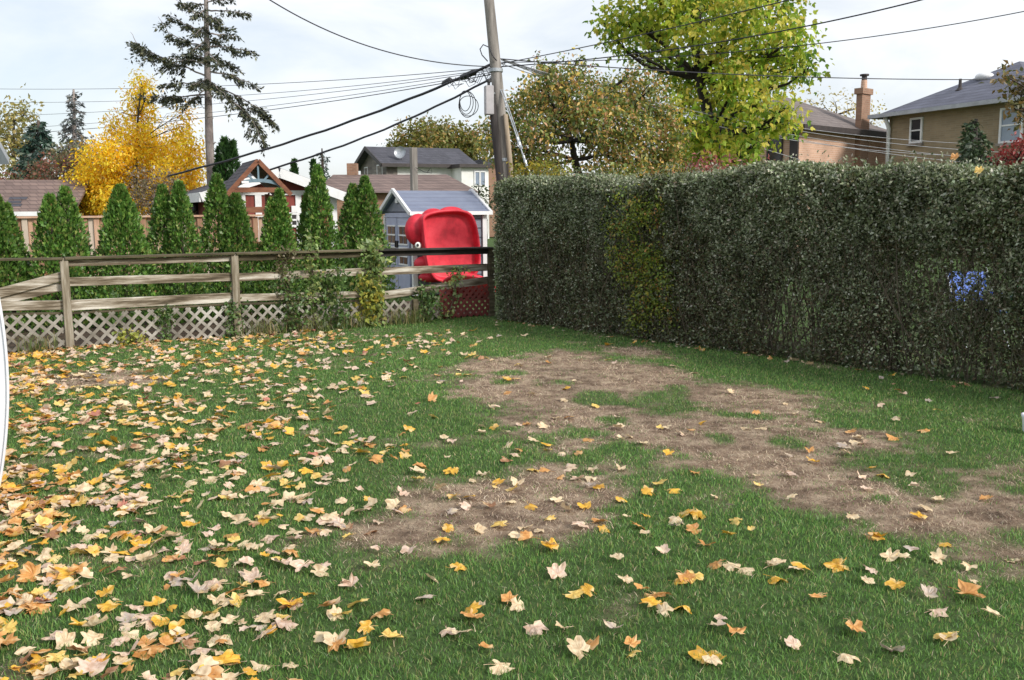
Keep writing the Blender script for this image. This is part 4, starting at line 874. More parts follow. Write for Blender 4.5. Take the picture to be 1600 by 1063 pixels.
tree('green_bush', 'green bush filling the gap between shed roof and hedge', 'shrub', 22, [(748, 330), (748, 300), (748, 290)], [(742, 312, 10), (752, 298, 9), (758, 318, 10), (745, 325, 10)], .08, [(.6, S(96, 112, 76)), (.4, S(128, 140, 104))], .8, 9, .09, 'bark', .03, .3, spread=.5)
tree('yellow_bush', 'yellow-green undergrowth below the spreading tree', 'shrub', 17, [(840, 330), (840, 300), (840, 280)], [(815, 268, 14), (840, 272, 16), (868, 276, 14), (845, 290, 16), (800, 288, 10)], .08, [(.5, S(176, 160, 58)), (.5, S(128, 132, 52))], .8, 9, .08, 'bark', .03, .4, spread=.5)

# ------------------------------------------------------------------ hedge
HL = np.linalg.norm(HEDGE_B - HEDGE_A) + 2.2; HW = 1.0; HH = 2.03
hroot = thing('hedge', 'long clipped dark grey-green hedge with twiggy foot along the lawn', 'hedge', (HEDGE_A[0], HEDGE_A[1], 0))
def hp(s, o, z):
    """s along the hedge, o outward from the centre plane of its lawn face"""
    s = np.asarray(s, float); return np.stack([HEDGE_A[0] + hd[0] * s + hn[0] * o, HEDGE_A[1] + hd[1] * s + hn[1] * o, z + 0 * s], -1)
def hedge_top(s): return HH + .05 * np.sin(s * 1.7) + .03 * np.sin(s * 4.1 + 1) + .05 * (vnoise(s, s * 0, 2.3, 5) - .5)
nH = 300000
s = rng.uniform(-.12, HL, nH); face = rng.random(nH); z = np.empty(nH); o = np.empty(nH); tp_ = hedge_top(s)
front = face < .62; top = (face >= .62) & (face < .82); back = face >= .82
bulge = .22 * (fbm(s, s * .3, 1.3, 77) - .5)
zf = rng.random(nH) ** .88
z[:] = zf * tp_
bl2 = .30 * (fbm(s, z, 2.6, 78) - .5) + .12 * (vnoise(s, z, 9, 79) - .5) + bulge
o[:] = bl2 - np.abs(rng.normal(size=nH)) * .13 - .09 * np.clip((z - tp_ + .25) / .25, 0, 1) ** 2
o[top] = -rng.uniform(0, HW, top.sum()); z[top] = tp_[top] - np.abs(rng.normal(size=top.sum())) * .07 - .10 * (np.abs(o[top] + HW / 2) / (HW / 2)) ** 4
o[back] = -rng.uniform(.12, HW, back.sum())
# thin the foliage low down, more towards the near end, keep patchy clumps
thin_ = np.clip((s - 4.2) / 2.6, 0, 1); lowf = np.clip(1.10 - z / .95, 0, 1)
pa = fbm(s * 1.0, z * .8, 2.4, 91); keep = 1 - np.clip(lowf * (.16 + .52 * thin_) + (pa - .5) * 1.7 * np.clip(1.35 - z / 1.1, 0, 1) * (.35 + .65 * thin_), 0, .80)
gap = ((s - 4.85) / .45) ** 2 + ((z - .48) / .40) ** 2 < 1
gap2 = ((s - 6.55) / .55) ** 2 + ((z - .95) / .22) ** 2 < 1
keep = np.where(gap, keep * .22, keep); keep = np.where(gap2, keep * .50, keep)
ends = s > HL
ok = rng.random(nH) < keep
s, o, z, front_, top_ = s[ok], o[ok], z[ok], front[ok], top[ok]
pos = hp(s, o, z); k = len(pos)
HG = [(.36, S(112, 122, 88)), (.3, S(140, 148, 118)), (.16, S(84, 96, 62)), (.18, S(176, 178, 158))]
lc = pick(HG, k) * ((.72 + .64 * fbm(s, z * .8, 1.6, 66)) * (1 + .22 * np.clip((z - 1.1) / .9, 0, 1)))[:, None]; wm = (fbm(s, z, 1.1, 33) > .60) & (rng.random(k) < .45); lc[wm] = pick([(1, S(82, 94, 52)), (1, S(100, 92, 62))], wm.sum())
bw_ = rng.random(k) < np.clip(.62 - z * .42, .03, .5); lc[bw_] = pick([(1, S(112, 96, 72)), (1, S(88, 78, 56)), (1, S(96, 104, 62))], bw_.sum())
outv = np.array([hn[0], hn[1], 0.0]); d = unit(k) * .9 + outv * .35 + np.array([0, 0, .3]); nn = unit(k) * .75 + outv * .35 + np.array([0, 0, .65])
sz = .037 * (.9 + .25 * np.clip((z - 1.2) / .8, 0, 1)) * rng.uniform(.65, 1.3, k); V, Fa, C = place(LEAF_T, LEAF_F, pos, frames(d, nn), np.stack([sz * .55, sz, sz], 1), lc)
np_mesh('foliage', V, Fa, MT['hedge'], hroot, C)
kS = 420; ss = rng.uniform(-.1, HL, kS); oo = -rng.uniform(0, HW, kS); sv, dv_, cv_ = [], [], []
for a_, o_ in zip(ss, oo):
    n_ = rng.integers(5, 12); hh = rng.uniform(.05, .20); base_p = hp(a_, o_, float(hedge_top(np.array([a_]))[0]) - .06); tl = rng.normal(size=2) * .05
    u_ = rng.random(n_)[:, None]; sv.append(base_p + u_ * np.array([tl[0], tl[1], hh]) + rng.normal(size=(n_, 3)) * .008)
sv = np.concatenate(sv); kk = len(sv); V, Fa, C = place(LEAF_T, LEAF_F, sv, frames(unit(kk) + np.array([0, 0, .7]), unit(kk)), np.repeat((.036 * rng.uniform(.65, 1.3, kk))[:, None], 3, 1) * np.array([.55, 1, 1]), pick(HG, kk))
np_mesh('top_shoots', V, Fa, MT['hedge'], hroot, C)
kI = 46000; sI = rng.uniform(-.05, HL, kI); zI = rng.random(kI) * (HH - .12) + .02; thI = np.clip((sI - 4.2) / 2.6, 0, 1)
okI = rng.random(kI) < 1 - np.clip(1.0 - zI / .9, 0, 1) * (.25 + .6 * thI); okI &= ~((((sI - 4.85) / .45) ** 2 + ((zI - .48) / .40) ** 2 < 1) & (rng.random(kI) < .75)) & ~((((sI - 6.55) / .55) ** 2 + ((zI - .95) / .22) ** 2 < 1) & (rng.random(kI) < .85)); sI, zI = sI[okI], zI[okI]; kI = len(sI)
V, Fa, C = place(LEAF_T, LEAF_F, hp(sI, -.45 + rng.normal(size=kI) * .13, 0) + np.stack([0 * zI, 0 * zI, zI], 1), frames(unit(kI), unit(kI) + outv * .8), np.repeat((.062 * rng.uniform(.65, 1.3, kI))[:, None], 3, 1) * np.array([.7, 1, 1]), pick(HG, kI))
np_mesh('inner_foliage', V, Fa, MT['hedge'], hroot, C)
# end face towards the fence
kE = 22000; zE = rng.random(kE) * HH; oE = -rng.uniform(0, HW, kE); sE = -.10 + np.abs(rng.normal(size=kE)) * .09 - .08 * fbm(oE, zE, 2.2, 12)
V, Fa, C = place(LEAF_T, LEAF_F, hp(sE, oE, zE), frames(unit(kE), unit(kE) + np.array([0, 0, .6])), np.repeat((.040 * rng.uniform(.65, 1.3, kE))[:, None], 3, 1) * np.array([.55, 1, 1]), pick(HG, kE))
np_mesh('end_foliage', V, Fa, MT['hedge'], hroot, C)
m = MB()
for i in range(560):
    s0 = rng.uniform(-.05, HL); o0 = -rng.uniform(.05, HW - .1); h_ = rng.uniform(.9, 1.95); ln = rng.normal(size=2) * .17
    p0 = hp(s0, o0, 0.0); p1 = hp(s0 + ln[0], o0 + ln[1] * .5, h_ * .5); p2 = hp(s0 + ln[0] * 2.2, np.clip(o0 + ln[1], -HW + .05, -.03), h_); r_ = rng.uniform(.004, .011)
    m.tube([p0, p1, p2], [r_, r_ * .75, r_ * .35], 4, False)
    for _ in range(2):
        q = lerp(p0, p1, rng.uniform(.3, 1)); m.tube([q, q + rng.normal(size=3) * (.12, .12, .08) + (0, 0, .14)], [r_ * .45, r_ * .2], 3, False)
for i in range(1500):
    s0 = rng.uniform(0, HL); z0 = rng.uniform(.0, 1.15); p0 = hp(s0, rng.uniform(-.12, .03), z0); L_t = rng.uniform(.12, .34); dv_t = np.array([rng.normal() * .35, rng.normal() * .35, 1.0]); p1 = p0 + dv_t * L_t * .5 + rng.normal(size=3) * .015; m.tube([p0, p1, p0 + dv_t * L_t + rng.normal(size=3) * .03], [.0035, .003, .0015], 3, False)
m.build('stems', MT['stem'], hroot)
hroot.children[-1]['kind'] = 'stuff'
# yellow-green shrub that has grown into the hedge
q = hp(along(HEDGE_A, hd, 1010), .0, 0); sr = thing('privet_shrub', 'yellow-green shrub grown into the dark hedge', 'shrub', q)
cl = []; s_at = lambda px: along(HEDGE_A, hd, px)
for px, py, rx, ry in ((1005, 330, 26, 30), (985, 355, 20, 26), (1030, 330, 16, 30), (970, 405, 18, 24), (1005, 400, 26, 26), (1035, 405, 22, 28), (985, 430, 24, 18), (1020, 440, 26, 26), (1045, 440, 16, 20), (1010, 470, 28, 22), (1035, 475, 20, 26), (1005, 500, 24, 18), (960, 350, 14, 20), (975, 305, 14, 10), (1055, 490, 12, 18)):
    sc0 = s_at(px); qq = hp(sc0, 0, 0); z0 = zat(qq[0], qq[1], py); dd = qq[1] / F; k = int(rx * ry / 8.5)
    e = rng.normal(size=(k, 2)) * .5; cl.append(hp(sc0 + e[:, 0] * rx * dd * 1.1, rng.uniform(-.06, .14, k), 0) + np.stack([0 * e[:, 0], 0 * e[:, 0], z0 + e[:, 1] * ry * dd], 1))
cloud('foliage', np.concatenate(cl), .05, 5, .042, [(.4, S(138, 154, 56)), (.34, S(108, 134, 58)), (.16, S(166, 164, 64)), (.1, S(176, 126, 68))], MT['leaf'], sr, .2, .55)
m = MB()
for i in range(14):
    s0 = s_at(rng.uniform(985, 1040)); p0 = hp(s0, rng.uniform(-.2, -.05), 0); m.tube([p0, p0 + (rng.normal() * .05, rng.normal() * .05, .8), p0 + (rng.normal() * .12, rng.normal() * .08, rng.uniform(1.3, 1.8))], [.011, .008, .004], 4, False)
m.build('stems', MT['stem'], sr)
sr.children[-1]['kind'] = 'stuff'

# blue and green playthings glimpsed through the foot of the hedge
q = P(1530, 470, 10.6); tr_ = thing('folding_chair', 'blue folding garden chair glimpsed through the hedge stems', 'chair', (q[0], q[1], 0))
b0 = np.array([q[0], q[1], 0.0])
MB().box8([b0 + p for p in ((-.22, -.2, .42), (.22, -.2, .42), (.22, .22, .40), (-.22, .22, .40), (-.22, -.2, .45), (.22, -.2, .45), (.22, .22, .43), (-.22, .22, .43))]).build('seat', MT['blue_plastic'], tr_)
MB().box8([b0 + p for p in ((-.22, .22, .52), (.22, .22, .52), (.22, .25, .52), (-.22, .25, .52), (-.22, .34, .86), (.22, .34, .86), (.22, .37, .86), (-.22, .37, .86))]).build('backrest', MT['blue_plastic'], tr_)
for sx in (-.24, .24):
    MB().tube([b0 + (sx, -.28, 0), b0 + (sx, .05, .42), b0 + (sx, .36, .9)], .012, 6).build('leg', MT['galv'], tr_); MB().tube([b0 + (sx, .3, 0), b0 + (sx, -.2, .44)], .012, 6).build('leg', MT['galv'], tr_)
    MB().box(b0 + (sx, .02, .62), (.05, .4, .025)).build('armrest', MT['blue_plastic'], tr_)
MB().box(b0 + (.55, .05, .62), (.22, .18, .16), .3).build('cup_tray', MT['green_plastic'], tr_)
# small white tub at the right edge
q = G(1614, 680); tub = thing('plastic_tub', 'small white plastic tub at the right edge of the lawn', 'tub', (q[0], q[1], 0))
MB().lathe((q[0], q[1], 0.0), [(0, .0), (.05, 0), (.068, .03), (.075, .12), (.082, .135), (.082, .15), (.07, .15), (.062, .04), (0, .03)], 24).build('body', MT['white_plastic'], tub, True)
MB().tube([(q[0] - .078, q[1], .14), (q[0] - .06, q[1] - .05, .10), (q[0], q[1] - .085, .085), (q[0] + .06, q[1] - .05, .10), (q[0] + .078, q[1], .14)], .004, 6).build('handle', MT['galv'], tub, True)
# white bowed panel at the left edge
D0 = 5.25; col_ = []
for py in np.linspace(470, 775, 16):
    t = (py - 625) / 150.0; px = 14 - 14 * t * t - (0 if t < 0 else 1.5 * t); col_.append(P(px, py, D0))
q = col_[-1]; pn = thing('bowed_panel', 'white bowed plastic panel standing at the left edge of the lawn', 'panel', (q[0] - .3, q[1], 0))
m = MB(); zmin = col_[-1][2]; rows = []
for p in col_:
    z = max(.0, p[2] - zmin) ; rows.append([np.array([p[0] - .9, p[1] - .05, z]), np.array([p[0] - .02, p[1], z]), np.array([p[0], p[1] + .008, z]), np.array([p[0] - .02, p[1] + .022, z]), np.array([p[0] - .9, p[1] - .02, z])])
for r_ in rows: m.v += [tuple(x) for x in r_]
for i in range(len(rows) - 1):
    for k in range(4): m.f.append((i * 5 + k, (i + 1) * 5 + k, (i + 1) * 5 + k + 1, i * 5 + k + 1))
m.build('sheet', MT['white_plastic'], pn, True)
MB().tube([np.array([p[0] - .004, p[1] - .004, max(.008, p[2] - zmin)]) for p in col_], .006, 8).build('edge_bead', MT['white_plastic'], pn, True)

# ------------------------------------------------------------------ utility pole, box, guy, cables
PD = 19.0
pole = thing('utility_pole', 'leaning weathered wooden utility pole behind the hedge end', 'utility pole', P(800, 450, PD) * (1, 1, 0))
pl = [P(801, 400, PD), P(792, 290, PD), P(776, 120, PD), P(766, 20, PD), P(757, -70, PD)]; pl[0][2] = -.1
MB().tube(pl, [.135, .13, .115, .105, .10], 14).build('shaft', MT['pole'], pole, True)
o_ = np.array([-.10, -.14, 0]); MB().tube([P(795, 330, PD) + o_, P(790, 285, PD) + o_, P(781, 200, PD) + o_, P(778, 165, PD) + o_], [.085, .085, .08, .07], 10).build('dark_stub', MT['pole_dark'], pole, True)
o_ = np.array([.06, -.15, 0]); MB().tube([P(797, 340, PD) + o_, P(792, 250, PD) + o_, P(785, 180, PD) + o_], [.05, .05, .045], 8).build('pale_stub', MT['pole_pale'], pole, True)
for py in (110, 250): 
    c0 = P(CX + (775 if py == 110 else 788) - CX, py, PD); MB().lathe(c0 - (0, 0, .04), [(.135, 0), (.14, .01), (.14, .06), (.135, .07)], 14).build('band', MT['galv'], pole)
bx_ = P(764, 157, PD - .25); MB().box(bx_, (.17, .16, .56), .25).build('equipment_box', MT['metal_box'], pole, bevel=.015)
MB().lathe(bx_ + (0, 0, .28), [(.03, 0), (.03, .06), (.055, .07), (.055, .12), (0, .13)], 10).build('bushing', MT['black'], pole)
MB().tube([bx_ + (.02, .05, .15), bx_ + (.15, .2, .15)], .02, 6).build('bracket', MT['galv'], pole)
m = MB(); m.tube([P(776, 95, PD - .15) + (0, 0, 0), P(770, 88, PD - .15), P(764, 74, PD - .15), P(755, 70, PD - .15), P(750, 77, PD - .15), P(753, 86, PD - .15), P(762, 96, PD - .15)], .012, 6); m.build('cable_loop', MT['cable'], pole, True)
g0, g1 = P(782, 140, PD - .1), P(832, 285, PD - 1.0)
gw = thing('guy_wire', 'galvanised guy wire with turnbuckles running down from the pole', 'guy wire', g1 * (1, 1, 0)); g2 = g1 + (g1 - g0) * ((g1[2]) / (g0[2] - g1[2]))
MB().tube([g0, g2], .012, 6).build('strand', MT['galv'], gw); MB().tube([g0 + (.04, 0, 0), lerp(g0, g2, .30) + (.03, 0, 0)], .010, 6).build('strand', MT['galv'], gw)
for t in (.24, .33, .40):
    c0 = lerp(g0, g2, t); dgw = nrm(g2 - g0); MB().lathe(c0, [(.0, 0), (.03, .02), (.022, .08), (.034, .14), (.022, .2), (.03, .26), (0, .28)], 8, dgw).build('turnbuckle', MT['galv'], gw)
def wire(label, pts, d0, d1, r_, mat='cable', n=24, cat='overhead wire', name='overhead_wire', wob=0.0, group='wires strung from the leaning pole'):
    """pts: pixel polyline (smoothed); depth runs from d0 to d1"""
    pts = np.array(pts, float); xs_ = np.concatenate([[0], np.cumsum(np.hypot(*np.diff(pts, axis=0).T))]); xs_ /= xs_[-1]
    q = np.linspace(0, 1, n); co = np.polyfit(xs_, pts[:, 1], min(len(pts) - 1, 2)); co_x = np.polyfit(xs_, pts[:, 0], min(len(pts) - 1, 2))
    W = [P(np.polyval(co_x, t), np.polyval(co, t) + wob * math.sin(t * 40 + r_ * 900), d0 + (d1 - d0) * t) for t in q]
    c0 = W[0]; m = MB().tube(W, r_, 6, False); o = m.build(name, MT[mat], None, True, loc=c0); return tag(o, label, cat, group)
wire('wire falling from the top of the sky to the pole over the spruce', [(410, -6), (560, 62), (650, 95), (725, 107), (772, 100)], 15, PD, .010)
wire('thickest black cable from the pole down past the play tower peak', [(768, 104), (700, 126), (563, 182), (430, 232), (340, 258), (262, 272)], PD, 26, .028, wob=.6)
wire('second black cable below the thickest one, ending behind the play tower', [(772, 122), (700, 155), (600, 202), (481, 250), (405, 268)], PD, 21, .022, wob=.5)
for i, (lab, a, b, c, rr) in enumerate((('highest thin wire crossing the yellow tree top', (-20, 139), (330, 135), (770, 106), .008), ('thin wire just below the highest crossing the tree top', (-20, 160), (330, 152), (770, 108), .007),
        ('third thin wire from above at the left sky', (-20, 182), (330, 163), (770, 110), .007), ('fourth thin wire passing through the yellow crown', (-20, 203), (330, 176), (770, 113), .007), ('lowest thin dark wire through the yellow crown', (-20, 212), (330, 183), (770, 116), .010))):
    wire(lab, [a, b, c], 40, PD, rr)
wire('dark wire running nearly level across the maple to the far roof', [(782, 92), (960, 106), (1275, 121), (1620, 124)], PD, 22, .011)
wire('wire rising steeply from the pole through the maple top', [(782, 100), (900, 76), (1060, 42), (1245, -3)], PD, 14, .009)
wire('dark wire rising through the maple to the upper picture edge', [(782, 104), (1024, 82), (1300, 31), (1455, -3)], PD, 14, .011)
wire('thin wire rising gently to the sky above the grey roof', [(782, 98), (900, 95), (1250, 72), (1610, 16)], PD, 15, .008)
for i, (y1, y2, y3, dd) in enumerate(((136, 190, 240, 30), (141, 196, 252, 30.5), (146, 200, 262, 31), (150, 206, 246, 32), (138, 186, 228, 33))):
    wire('%s grey service wire drooping from the pole to the brick houses' % ('topmost', 'second', 'third', 'fourth', 'fifth')[(4, 0, 1, 2, 3).index(i) if i in (4, 0, 1, 2, 3) else 0], [(784, 92), (930, y1), (1160, y2), (1390, (y2 + y3) / 2 + 8), (1600, y3)], PD, dd, .008, 'cable_grey')
wire('short grey service wire ending at the pink brick wall', [(784, 100), (1030, 182), (1140, 216), (1250, 250)], PD, 32, .010, 'cable_grey')
# splice closures, hanging loops and coil by the pole
spx = thing('splice_case', 'black splice case hung on the cable next to the pole', 'splice case', P(733, 118, PD + .6))
MB().tube([P(745, 111, PD + .5), P(741, 113, PD + .5), P(722, 121, PD + .8), P(718, 123, PD + .8)], [.02, .06, .06, .02], 10).build('housing', MT['black'], spx, True)
MB().tube([P(752, 108, PD + .4), P(745, 111, PD + .5)], .018, 6).build('clamp', MT['galv'], spx)
sp2 = thing('splice_case', 'small black splice case farther out along the same cable', 'splice case', P(698, 127, PD + 1.1))
MB().tube([P(706, 123, PD + 1), P(703, 125, PD + 1), P(694, 130, PD + 1.3), P(690, 132, PD + 1.3)], [.02, .055, .055, .02], 10).build('housing', MT['black'], sp2, True)
m = MB(); cc = P(727, 158, PD + .3)
for k in range(4):
    rx_, rz_ = .11 + .03 * k, .2 + .03 * (k % 3); pts = [cc + (math.cos(t) * rx_ + .02 * k, .03 * k + .03 * math.sin(t * 2), math.sin(t) * rz_ - .03 * k) for t in np.linspace(0, 2 * math.pi, 22)]; m.tube(pts, .008, 5, False)
coil = m.build('cable_coil', MT['cable'], None, True, loc=cc); tag(coil, 'coil of slack cable hanging under the lower cable by the pole', 'cable coil')
m = MB(); r2 = np.random.default_rng(4)
for k in range(16):
    x0 = r2.uniform(690, 768); y0 = 127 + (698 - x0) * .28 + r2.uniform(-6, 3); x1 = x0 + r2.uniform(8, 26); y1 = 127 + (698 - x1) * .28 + r2.uniform(-4, 12)
    pa, pb = P(x0, y0, PD + .3), P(x1, y1, PD + .3); m.tube([pa, lerp(pa, pb, .35) - (0, 0, r2.uniform(.05, .22)), lerp(pa, pb, .7) - (0, 0, r2.uniform(.03, .2)), pb], .006, 4, False)
tag(m.build('drop_wires', MT['cable'], None, True, loc=P(735, 130, PD)), 'tangle of thin drop wires looped between cable and pole', 'wires', kind='stuff')
# timber mast near the bungalow
q = P(648, 330, 21.5); mast = thing('timber_post', 'square timber post standing up behind the grey shed', 'post', q * (1, 1, 0)); zt = zat(q[0], q[1], 231)
MB().box((q[0], q[1], zt / 2), (.14, .14, zt), .5).build('shaft', MT['pole'], mast, bevel=.01); 
MB().tube([(q[0] + .05, q[1] - .1, zt - .45), (q[0] + .25, q[1] - .1, zt - .55), (q[0] + .42, q[1] - .1, zt - .58), (q[0] + .4, q[1] - .1, zt - .45), (q[0] + .32, q[1] - .1, zt - .55)], .007, 5, False).build('cable_loop', MT['cable'], mast)

# ------------------------------------------------------------------ climbers and weeds along the fence
def fpt(px, py, o=.12):
    a, b = POSTS[1][:2], POSTS[4][:2]; d = (b - a) / np.linalg.norm(b - a); t = along(a, d, px); q = a + d * t; n_ = np.array([d[1], -d[0]]); q = q + n_ * o
    return np.array([q[0], q[1], max(0.0, zat(q[0], q[1], py))])
def vine(name, label, spine, pal, rad, leaf, n, cat='vine', T=LOBED_T, TF=LOBED_F, o=.1, w_=.8):
    pts = [fpt(x, y, o) for x, y in spine]; pts[0][2] = 0
    root = thing(name, label, cat, pts[0] * (1, 1, 0), 'growth along the rail fence'); m = MB(); m.tube(pts, np.linspace(.008, .003, len(pts)), 5, False)
    L = len(pts); cl = []
    for _ in range(n):
        t = rng.uniform(0, 1) * (L - 1); i = min(int(t), L - 2); p = lerp(pts[i], pts[i + 1], t - i); q = p + rng.normal(size=3) * rad; q[2] = max(.03, q[2]); cl.append(q)
        if rng.random() < .35: m.tube([p, lerp(p, q, .5) + (0, 0, .02), q], [.003, .002, .0015], 3, False)
    m.build('stem', MT['stem'], root); cloud('leaves', cl, leaf * .7, 4, leaf, pal, MT['leaf'], root, .5, w_, T, TF, .7); return root
VG = [(.4, S(142, 164, 96)), (.3, S(172, 188, 122)), (.2, S(112, 138, 76)), (.1, S(196, 192, 110))]; VD = [(.5, S(84, 116, 58)), (.3, S(108, 138, 72)), (.2, S(132, 142, 82))]; VB = [(.5, S(124, 112, 80)), (.5, S(104, 108, 66))]
VY = [(.5, S(176, 178, 82)), (.3, S(198, 182, 80)), (.2, S(136, 152, 72))]
vine('climbing_vine', 'pale green vine climbing over the fence top beside the shed', [(572, 506), (576, 470), (572, 435), (578, 410), (575, 392), (577, 381)], VG, (.06, .05, .04), .06, 190)
vine('climbing_vine', 'yellowing vine low on the fence under the pale green one', [(575, 512), (566, 485), (572, 460), (560, 440)], VY, (.09, .07, .06), .065, 110)
vine('climbing_vine', 'thin vine with pale leaves standing up in front of the clipped cedars', [(482, 512), (478, 470), (482, 430), (476, 400), (481, 376)], VG, (.045, .04, .04), .05, 80)
vine('climbing_vine', 'brown dry vine tangled over the cap board', [(440, 515), (438, 470), (432, 420), (446, 398), (424, 396)], VB, (.09, .05, .05), .04, 150, T=LEAF_T, TF=LEAF_F)
vine('weed', 'leafy green weeds tall in front of the middle bay', [(505, 515), (510, 480), (503, 450), (512, 428)], VD, (.13, .07, .07), .055, 190, 'weed')
vine('weed', 'dark green weeds growing up past the second post', [(440, 522), (440, 490), (446, 460), (436, 436)], VD, (.14, .07, .07), .05, 190, 'weed', LEAF_T, LEAF_F)
vine('weed', 'green bushy weed at the foot of the shed corner', [(662, 500), (660, 480), (664, 462), (656, 452)], VD, (.10, .08, .05), .05, 150, 'weed', LEAF_T, LEAF_F)
vine('climbing_vine', 'sprig of vine hanging on the sagging rail before the sandbox', [(690, 500), (700, 470), (706, 440), (716, 424), (698, 432)], VG, (.05, .04, .03), .05, 45)
vine('weed', 'yellowed weed at the lattice foot of the widest bay', [(188, 546), (190, 530), (186, 520)], VY, (.09, .05, .03), .05, 60, 'weed', LEAF_T, LEAF_F)
vine('weed', 'dark green cedar seedling pushing through the lattice top', [(243, 536), (246, 500), (244, 484)], VD, (.035, .03, .03), .04, 80, 'weed', LEAF_T, LEAF_F)
vine('weed', 'dark weeds leaning against the second post', [(348, 532), (350, 500), (352, 476)], VD, (.06, .05, .06), .045, 130, 'weed', LEAF_T, LEAF_F)
vine('weed', 'tall weeds in the shade where fence and hedge meet', [(795, 500), (793, 478), (797, 456)], VG, (.04, .03, .03), .06, 26, 'weed')
for i, (px, lab, wd) in enumerate(((40, 'tuft of long grass under the slipped rails', 22), (400, 'tuft of long grass just past the second post', 30), (470, 'tuft of long grass under the thin vine', 40), (535, 'pale tuft of long grass near the yellowing vine', 34), (612, 'tuft of long grass before the open lattice', 28), (640, 'arching grass tuft by the short post', 20))):
    b0 = fpt(px, 600, .16); k = 130; sp_ = wd * b0[1] / F; dfx = rng.normal(size=k) * sp_ * .6
    bp = np.stack([b0[0] + FU[0] * dfx, b0[1] + FU[1] * dfx + rng.normal(size=k) * .05, np.zeros(k)], 1); ln = rng.uniform(.12, .34, k); an = rng.uniform(0, 6.28, k); wv = np.stack([np.cos(an), np.sin(an), 0 * an], 1) * .0035; le = rng.normal(size=(k, 2)) * .09
    md = bp + np.stack([le[:, 0] * .4, le[:, 1] * .4, ln * .6], 1); tp2 = bp + np.stack([le[:, 0] * 1.5, le[:, 1] * 1.5, ln * .85], 1)
    V = np.stack([bp - wv, bp + wv, md - wv * .8, md + wv * .8, tp2], 1).reshape(-1, 3); t3 = np.array([[0, 1, 3], [0, 3, 2], [2, 3, 4]]); Fa = (t3[None] + (np.arange(k) * 5)[:, None, None]).reshape(-1, 3)
    o = np_mesh('grass_tuft', V, Fa, MT['blade'], None, np.repeat(pick([(.5, S(96, 116, 60)), (.3, S(140, 140, 84)), (.2, S(160, 144, 100))], k), 5, 0), loc=b0 * (1, 1, 0)); tag(o, lab, 'grass tuft', 'growth along the rail fence')

# ------------------------------------------------------------------ grass of the lawn
def lawn_points(n, d0, d1, pw):
    u = rng.random(n * 3); d = (d0 ** pw + (d1 ** pw - d0 ** pw) * u) ** (1 / pw); x = rng.uniform(-1, 1, n * 3) * (d * .60 + .7)
    ok = yard_side(x, d) > -.12; return x[ok][:n], d[ok][:n]
def blades(name, x, y, h, w_, lean, colr, mat, label, cat):
    k = len(x); z0 = zlawn(x, y) - .004; bp = np.stack([x, y, z0], 1); an = rng.uniform(0, 6.28, k); wv = np.stack([np.cos(an), np.sin(an), 0 * an], 1) * (w_ / 2)[:, None]
    la = rng.uniform(0, 6.28, k); le = np.stack([np.cos(la), np.sin(la)], 1) * (lean * h)[:, None]; up = h * np.sqrt(np.clip(1 - lean ** 2 * .5, .1, 1))
    md = bp + np.concatenate([le * .35, (up * .62)[:, None]], 1); tp2 = bp + np.concatenate([le, up[:, None]], 1)
    V = np.stack([bp - wv, bp + wv, md - wv * .8, md + wv * .8, tp2], 1).reshape(-1, 3); t3 = np.array([[0, 1, 3], [0, 3, 2], [2, 3, 4]])
    Fa = (t3[None] + (np.arange(k) * 5)[:, None, None]).reshape(-1, 3); cv = np.repeat(colr, 5, 0)
    return tag(np_mesh(name, V, Fa, mat, None, cv), label, cat, kind='stuff')
x, y = lawn_points(370000, 2.3, 15.0, 0.85)
dd = deadness(x, y); ok = rng.random(len(x)) > np.clip(dd * 1.05 - .30 * np.clip((vnoise(x, y, 5.5, 45) - .55) / .2, 0, 1), 0, .985); x, y, dd = x[ok], y[ok], dd[ok]; k = len(x)
pn_ = fbm(x, y, 1.3, 55); hgt = rng.uniform(.014, .034, k) * (.75 + .6 * pn_) * (1 - .4 * dd); wd = .0020 + .00040 * y
GR = [(.42, S(100, 142, 68)), (.3, S(122, 162, 80)), (.12, S(74, 114, 56)), (.11, S(152, 164, 94)), (.05, S(186, 172, 126))]
gc = np.array([g[1] for g in GR])[rng.choice(5, k, p=[g[0] for g in GR])] * rng.uniform(.86, 1.14, (k, 1)) * (.70 + .56 * fbm(x, y, 1.1, 61))[:, None]
blades('lawn_grass', x, y, hgt, wd, rng.uniform(.1, .95, k), gc, MT['blade'], 'short green grass of the lawn', 'grass')
x, y = lawn_points(330000, 2.3, 15.0, 0.85); dd = deadness(x, y); ok = rng.random(len(x)) < (.05 + .95 * dd); x, y = x[ok], y[ok]; k = len(x)
DR = [(.34, S(192, 174, 150)), (.32, S(170, 150, 128)), (.26, S(126, 106, 90)), (.08, S(210, 194, 168))]
dk = fbm(x, y, 1.9, 88); dc = pick(DR, k) * np.clip(-.05 + 2.1 * dk, .38, 1.35)[:, None]
blades('dead_grass', x, y, rng.uniform(.012, .036, k), (.0014 + .0003 * y), rng.uniform(.85, 1.35, k), dc, MT['straw'], 'dry straw-coloured dead grass on the bare patches', 'dead grass')

